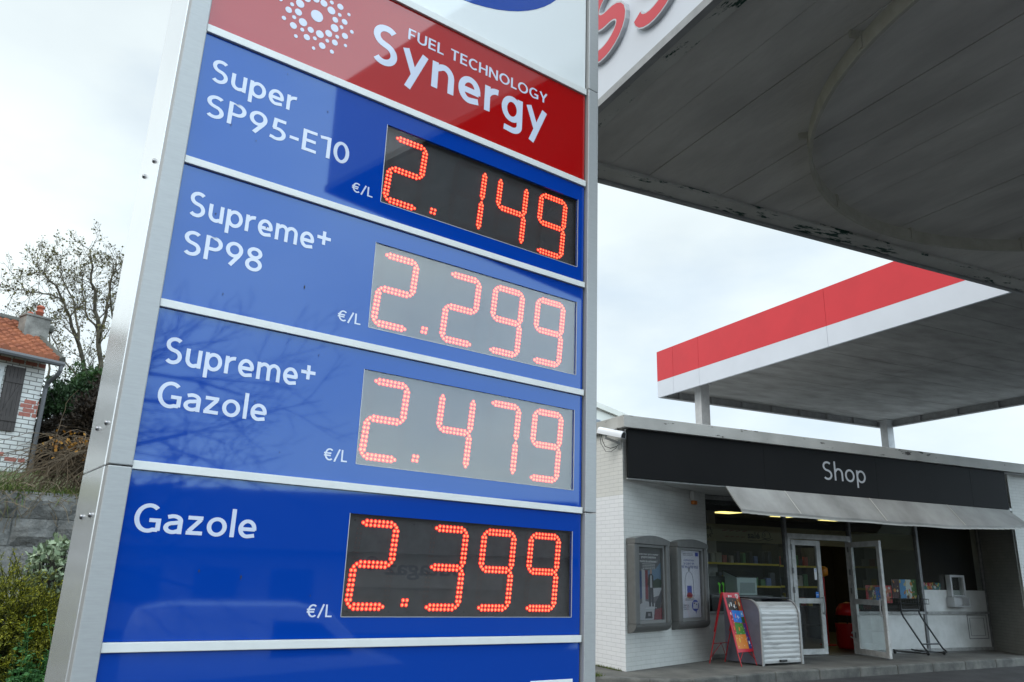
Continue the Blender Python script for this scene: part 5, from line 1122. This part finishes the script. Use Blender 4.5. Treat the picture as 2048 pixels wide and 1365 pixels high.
# trailing vine over the wall
M_twig = mat('dry_vine_twig', (.12, .082, .046), .9, c2=(.06, .042, .025), vscale=12); M_vine = leafmat('orange_vine_leaf', (.24, .09, .01), (.34, .17, .02))
c = at(168, 915, 10.7); vn = thing('dry_vine', 'tangled dry vine mound with orange leaves spilling over the block wall', 'vine', (c.x, c.y, c.z - .4)); t, lv = Rel(vn), Rel(vn); r_ = random.Random(4)
for k in range(420):
    a = r_.uniform(0, 6.28); top = c + Vector((r_.gauss(0, .22), r_.uniform(-.15, .3), r_.uniform(-.25, .22))); pts = [top]; d = Vector((math.cos(a) * .8, math.sin(a) * .5 - .2, r_.uniform(-.1, .5)))
    for q in range(7):
        d = (d + rvec(r_) * .35 + Vector((0, 0, -.28))).normalized(); pts.append(pts[-1] + d * r_.uniform(.07, .15))
        if pts[-1].z < c.z - .45: break
    t.tube(pts, [.006 - .0005 * i for i in range(len(pts))], 3, False)
    if k % 2 == 0 and top.z > c.z - .0:
        for q in range(4): leaf(lv, top + rvec(r_) * .10, rvec(r_), .05 * r_.uniform(.6, 1.4), r_, .8)
t.build('twigs', M_twig); lv.build('leaves', M_vine)
# grass and dead bents along the wall top
M_gr = leafmat('wall_top_grass', (.04, .085, .015), (.15, .17, .04)); gr = MB(); r_ = random.Random(6)
for k in range(9000):
    x = r_.uniform(-13, -5.9); y = 1.0 + abs(r_.gauss(0, .30)); clump = .55 + .45 * math.sin(x * 4.1 + 1.3 * math.sin(x * 9)); z = max(1.75, bank_h(x, max(y, 1.22)) - .02)
    h = r_.uniform(.05, .20) * (.5 + clump); d = Vector((r_.gauss(0, .4), r_.gauss(-.35, .4), 1 if r_.random() < .75 else -.4)).normalized(); w = Vector((r_.uniform(-1, 1), r_.uniform(-1, 1), 0)).normalized() * .006; p = Vector((x, y, z))
    m_ = p + d * h * .6; e = p + d * h + Vector((d.x, d.y - .2, -.35)) * h * .4
    gr.add([p - w, p + w, m_ + w * .7, m_ - w * .7, e], [(0, 1, 2, 3), (3, 2, 4)])
tag(gr.build('wall_top_grass', M_gr), 'green and straw grass hanging over the top of the block wall', 'grass', kind='stuff')
gr = MB()
M_st = leafmat('dead_stem', (.10, .075, .045), (.18, .14, .09))
for k in range(330):
    x = r_.uniform(-12, -5.8); p = Vector((x, r_.uniform(.93, 1.15), r_.uniform(1.72, 1.95))); pts = [p]; d = Vector((r_.uniform(-1, 1), -.35, r_.uniform(-.3, .5)))
    for q in range(5): d = (d + rvec(r_) * .4 + Vector((0, 0, -.25))).normalized(); pts.append(pts[-1] + d * r_.uniform(.05, .11))
    gr.tube(pts, .0032, 3, False)
tag(gr.build('dead_stems', M_st), 'dead brown creeper stems trailing over the block wall edge', 'creeper', kind='stuff')

# golden juniper, variegated shrub and weeds in the bed
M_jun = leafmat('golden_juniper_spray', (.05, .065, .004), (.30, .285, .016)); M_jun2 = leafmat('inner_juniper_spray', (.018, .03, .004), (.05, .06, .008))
def juniper(label, c, rad, n, seed):
    r_ = random.Random(seed); r0 = thing('juniper_shrub', label, 'shrub', (c[0], c[1], -.06)); lv, iv, wd = Rel(r0), Rel(r0), Rel(r0)
    for k in range(n):
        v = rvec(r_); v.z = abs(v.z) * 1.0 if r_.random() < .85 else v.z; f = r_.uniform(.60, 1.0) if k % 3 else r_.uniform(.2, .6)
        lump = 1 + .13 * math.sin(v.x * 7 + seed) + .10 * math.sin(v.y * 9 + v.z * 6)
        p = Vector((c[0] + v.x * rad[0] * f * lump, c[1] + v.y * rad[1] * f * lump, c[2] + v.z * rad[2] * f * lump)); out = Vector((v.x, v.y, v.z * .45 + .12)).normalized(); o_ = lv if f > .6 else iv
        st_ = [p]; d = (out + rvec(r_) * .45).normalized()
        for q in range(5): d = (d + Vector((0, 0, -.10)) + rvec(r_) * .1).normalized(); st_.append(st_[-1] + d * .038)
        wd.tube(st_, .004, 3, False)
        for q in range(1, 6):
            for s in range(8): leaf(o_, st_[q] + rvec(r_) * .010, d * .9 + rvec(r_) * .8, r_.uniform(.012, .034), r_, .26)
    for k in range(14):
        a = k * .9; wd.tube([Vector((c[0], c[1], -.06)), Vector((c[0] + rad[0] * .6 * math.cos(a), c[1] + rad[1] * .6 * math.sin(a), c[2] + rad[2] * .3))], [.04, .01], 5, False)
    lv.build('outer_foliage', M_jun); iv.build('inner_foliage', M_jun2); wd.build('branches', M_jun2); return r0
J = at(30, 1240, 8.2); juniper('golden yellow-green juniper shrub in front of the block wall', (J.x, J.y, .18), (.82, .75, .78), 4200, 3)
juniper('golden juniper shrub further left in the planting bed', (J.x - 2.0, J.y + .3, .3), (.9, .8, .8), 700, 4)
M_var = leafmat('variegated_leaf', (.12, .17, .09), (.34, .40, .26)); c = at(118, 1135, 8.7)
vs_ = thing('variegated_shrub', 'pale grey-green leafy shrub between the juniper and the totem', 'shrub', (c.x, c.y, -.06)); lv, wd = Rel(vs_), Rel(vs_); r_ = random.Random(9)
for k in range(210):
    v = rvec(r_); p = c + Vector((v.x * .24, v.y * .26, v.z * .24 - .02)) ; wd.tube([Vector((c.x, c.y, c.z - .8)).lerp(p, .35), p], [.008, .003], 3, False)
    for q in range(5): leaf(lv, p + rvec(r_) * .05, rvec(r_) + Vector((0, -.3, .2)), r_.uniform(.05, .085), r_, .6)
wd.tube([(c.x, c.y, -.06), (c.x, c.y, c.z - .4)], .02, 6); lv.build('leaves', M_var); wd.build('stems', M_bark2)
M_weed = leafmat('weed_leaf', (.014, .07, .016), (.06, .17, .04))
weed_spots = [(72, 1330, 7.4, .86, 'tall green leafy weed in front of the juniper, nearest the totem'), (95, 1345, 7.6, .66, 'green broad-leaved weed low beside the totem edge'), (35, 1352, 7.3, .50, 'short green weed at the lower left in front of the juniper'), (55, 1345, 7.0, .55, 'green bushy weed between the tall weed and the left edge')]
for i, (px, py, dist, h, lb) in enumerate(weed_spots):
    c = at(px, py, dist); c.z = -.06; r0 = thing('weed_plant', lb, 'plant', c, 'weeds in the planting bed'); lv, wd = Rel(r0), Rel(r0); r_ = random.Random(60 + i)
    for s in range(16):
        d = Vector((r_.gauss(0, .35), r_.gauss(0, .3), 1)).normalized(); pts = [Vector(c) + Vector((r_.gauss(0, .10), r_.gauss(0, .08), 0))]; hh = h * r_.uniform(.55, 1.15)
        for q in range(8): d = (d + rvec(r_) * .12).normalized(); pts.append(pts[-1] + d * hh / 8)
        wd.tube(pts, [.005 - .0004 * q for q in range(9)], 4, False)
        for q in range(2, 9):
            for j in range(3):
                a = r_.uniform(0, 6.28); out = Vector((math.cos(a), math.sin(a), r_.uniform(-.1, .5))); p = pts[q]; sz = r_.uniform(.05, .10) * (1.15 - q / 11)
                wd.tube([p, p + out * sz * .5], .002, 3, False)
                for f_ in (-.6, 0, .6): leaf(lv, p + out * sz * .45, Matrix.Rotation(f_, 3, 'Z') @ out, sz * (.9 if f_ == 0 else .65), r_, .55)
    lv.build('leaves', M_weed); wd.build('stems', M_weed)
gr = MB(); r_ = random.Random(12)
for k in range(2600):
    p = Vector((r_.uniform(-7.6, -5.2), r_.uniform(-3.0, -.6), -.06)); h = r_.uniform(.06, .22); d = Vector((r_.gauss(0, .35), r_.gauss(0, .35), 1)).normalized(); w = Vector((r_.uniform(-1, 1), r_.uniform(-1, 1), 0)).normalized() * .004
    gr.add([p - w, p + w, p + d * h + Vector((d.x, d.y, -.2)) * h * .3], [(0, 1, 2)])
tag(gr.build('bed_grass', M_gr), 'thin grass in the planting bed at the lower left', 'grass', kind='stuff')
for k in range(2):
    p = (-.66, .55, 0) if k == 0 else None
gr = MB()
for k in range(500):
    f = r_.random(); p = Vector((-.015 + .0 * f - .03 * r_.random(), .05 + 1.1 * f, 0)); h = r_.uniform(.01, .045); d = Vector((r_.gauss(-.4, .4), r_.gauss(0, .4), 1)).normalized(); w = Vector((r_.uniform(-1, 1), r_.uniform(-1, 1), 0)).normalized() * .004
    gr.add([p - w, p + w, p + d * h], [(0, 1, 2)])
for k in range(120):
    p = Vector((-.64 + r_.gauss(0, .05), -.30 + r_.gauss(0, .04), .0)); h = r_.uniform(.02, .07); d = Vector((r_.gauss(0, .6), r_.gauss(0, .6), 1)).normalized(); w = Vector((r_.uniform(-1, 1), r_.uniform(-1, 1), 0)).normalized() * .006
    gr.add([p - w, p + w, p + d * h], [(0, 1, 2)])
tag(gr.build('moss_tufts', M_gr), 'green moss and grass tufts along the foot of the white brick side wall', 'moss', kind='stuff')

# ---------------------------------------------------------------- across the street: seen as reflections in the totem
M_dkhill = leafmat('far_wood_leaf', (.012, .02, .012), (.035, .045, .025))
h_ = MB(); r_ = random.Random(14); nx = 80
vs = []
for i in range(nx + 1):
    a = R(-112 + 126 * i / nx); c_, s_ = math.cos(a), math.sin(a); z = 9.2 + .9 * math.sin(i * .5) + .5 * math.sin(i * 1.3 + 1) - max(0, (i - 66)) * .45
    vs += [(4 + 84 * c_, -10 + 84 * s_, -1.6), (4 + 88 * c_, -10 + 88 * s_, z * .7), (4 + 100 * c_, -10 + 100 * s_, z)]
h_.smooth = True; h_.add(vs, [(i * 3 + j, i * 3 + j + 1, (i + 1) * 3 + j + 1, (i + 1) * 3 + j) for i in range(nx) for j in range(2)]); tag(h_.build('hills', mat('wooded_hill', (.03, .038, .025), .95, var=.4, vscale=.4, bump=1, bscale=1)), kind='structure')
sb = thing('roadside_building', 'low white commercial building across the street with a dark pitched roof', 'building', (12, -34, -1.35))
bmx = Matrix.Translation((10, -33, -1.35)) @ Matrix.Rotation(R(38), 4, 'Z')
t = Rel(sb); t.box(-9, 13, -8, 0, 0, 3.1, bmx); t.build('wall', mat('dull_white_render', (.38, .38, .37), .8, var=.1, vscale=.6))
t = Rel(sb); t.add([bmx @ Vector(v) for v in ((-9.5, .6, 3.0), (13.5, .6, 3.0), (13.5, -4, 5.6), (-9.5, -4, 5.6), (-9.5, -8.6, 3.0), (13.5, -8.6, 3.0))], [(0, 1, 2, 3), (3, 2, 5, 4), (0, 3, 4), (1, 5, 2)]); t.build('roof', M_dk)
t = Rel(sb); t.box(3.6, 9.4, .003, .05, 1.7, 3.0, bmx); t.build('sign_board', mat('pale_board', (.5, .5, .5), .6))
t = Rel(sb); vs, fs = text_mesh('Butagaz', -1.6, 1.6, 0, .75, 0, .02); t.add([bmx @ Vector((6.3 - v.x, .055, 2.0 + v.z)) for v in vs], fs); t.lathe([(.28, 0), (.28, .01)], 16, bmx @ Matrix.Translation((4.2, .06, 2.6)) @ Matrix.Rotation(R(-90), 4, 'X')); t.build('lettering', mat('grey_blue_lettering', (.16, .17, .24), .6))
for k in range(4):
    t = Rel(sb); t.box(-8 + k * 2.8, -6.4 + k * 2.8, .003, .04, 1.0, 2.3, bmx); t.build('window', M_aglass)
def vehicle(name, label, cat, M, prof, glassprof, W, paint, wheels, wr):
    r0 = thing(name, label, cat, mat=M); o_ = MB(); n = len(prof)
    vs = []
    for yy, ins in ((0, .10), (.09, 0), (W - .09, 0), (W, .10)):
        cx2 = sum(p[0] for p in prof) / n; cz2 = sum(p[1] for p in prof) / n
        vs += [Vector((p[0] + (cx2 - p[0]) * ins * .25, yy, p[1] + (cz2 - p[1]) * ins * .5)) for p in prof]
    o_.smooth = True; o_.add(vs, [tuple(range(n)), tuple(range(3 * n, 4 * n))[::-1]] + [(k * n + i, (k + 1) * n + i, (k + 1) * n + (i + 1) % n, k * n + (i + 1) % n) for k in range(3) for i in range(n)])
    bd = o_.build('body', paint, r0); o_ = MB()
    for gpoly in glassprof:
        for yy in (-.006, W + .006): o_.add([Vector((p[0], yy, p[1])) for p in gpoly], [tuple(range(len(gpoly)))])
    o_.build('side_window', M_aglass, bd)
    for x in wheels:
        for yy in (.02, W - .02):
            o_ = MB(); o_.smooth = True; tfw = Matrix.Translation((x, yy, wr)) @ Matrix.Rotation(R(90), 4, 'X')
            o_.lathe([(wr * .66, -.11), (wr * .96, -.10), (wr, -.05), (wr, .05), (wr * .96, .10), (wr * .66, .11)], 24, tfw); wh = o_.build('wheel', M_blk, r0)
            o_ = MB(); o_.lathe([(wr * .62, -.112), (wr * .5, -.116), (wr * .15, -.10)], 20, tfw); o_.lathe([(wr * .15, .10), (wr * .5, .116), (wr * .62, .112)], 20, tfw); o_.build('rim', M_alu, wh)
    return r0
M_wpaint = mat('white_vehicle_paint', (.82, .83, .85), .2, coat=.5); M_gpaint = mat('silver_vehicle_paint', (.35, .37, .40), .25, .4, coat=.5)
VA = Matrix.Translation((-.9, -18.2, -1.35)) @ Matrix.Rotation(R(28), 4, 'Z')
vehicle('delivery_van', 'white compact delivery van parked across the street', 'van', VA, [(0, .35), (0, 1.5), (.1, 1.83), (.5, 1.90), (2.4, 1.91), (2.9, 1.80), (3.55, 1.18), (4.25, .98), (4.4, .75), (4.4, .32)], [[(2.05, 1.15), (2.05, 1.68), (2.75, 1.66), (3.3, 1.2)]], 1.75, M_wpaint, (.85, 3.5), .32)
VB = Matrix.Translation((4.8, -14.9, -1.35)) @ Matrix.Rotation(R(28), 4, 'Z')
vehicle('parked_car', 'silver saloon car parked across the street', 'car', VB, [(0, .3), (.02, .85), (.7, .98), (1.3, 1.38), (2.3, 1.44), (3.1, .98), (4.1, .82), (4.25, .6), (4.2, .3)], [[(.95, .98), (1.4, 1.30), (1.85, 1.34), (1.85, .98)], [(1.92, .98), (1.92, 1.34), (2.25, 1.34), (2.85, .98)]], 1.75, M_gpaint, (.8, 3.4), .31)
rt_ = random.Random(77); r0 = thing('street_tree', 'bare dark street tree across the road', 'tree', (-1.2, -18.6, -1.35)); wood, lv = Rel(r0), Rel(r0)
wood.tube([(-4.6, -15.6, -1.35), (-4.5, -15.5, 1.2), (-4.3, -15.6, 3.0), (-4.2, -15.5, 3.9)], [.22, .19, .15, .05], 8, False)
for k in range(13):
    z = 1.0 + .22 * k; a = rt_.uniform(-1.2, 1.6); limb(wood, None, Vector((-4.45, -15.5, z)), Vector((math.cos(a), math.sin(a), .10)), rt_.uniform(2.0, 3.6), .045, 3, rt_, -.015, .09, .5, .6)
wood.build('trunk', M_bark2)
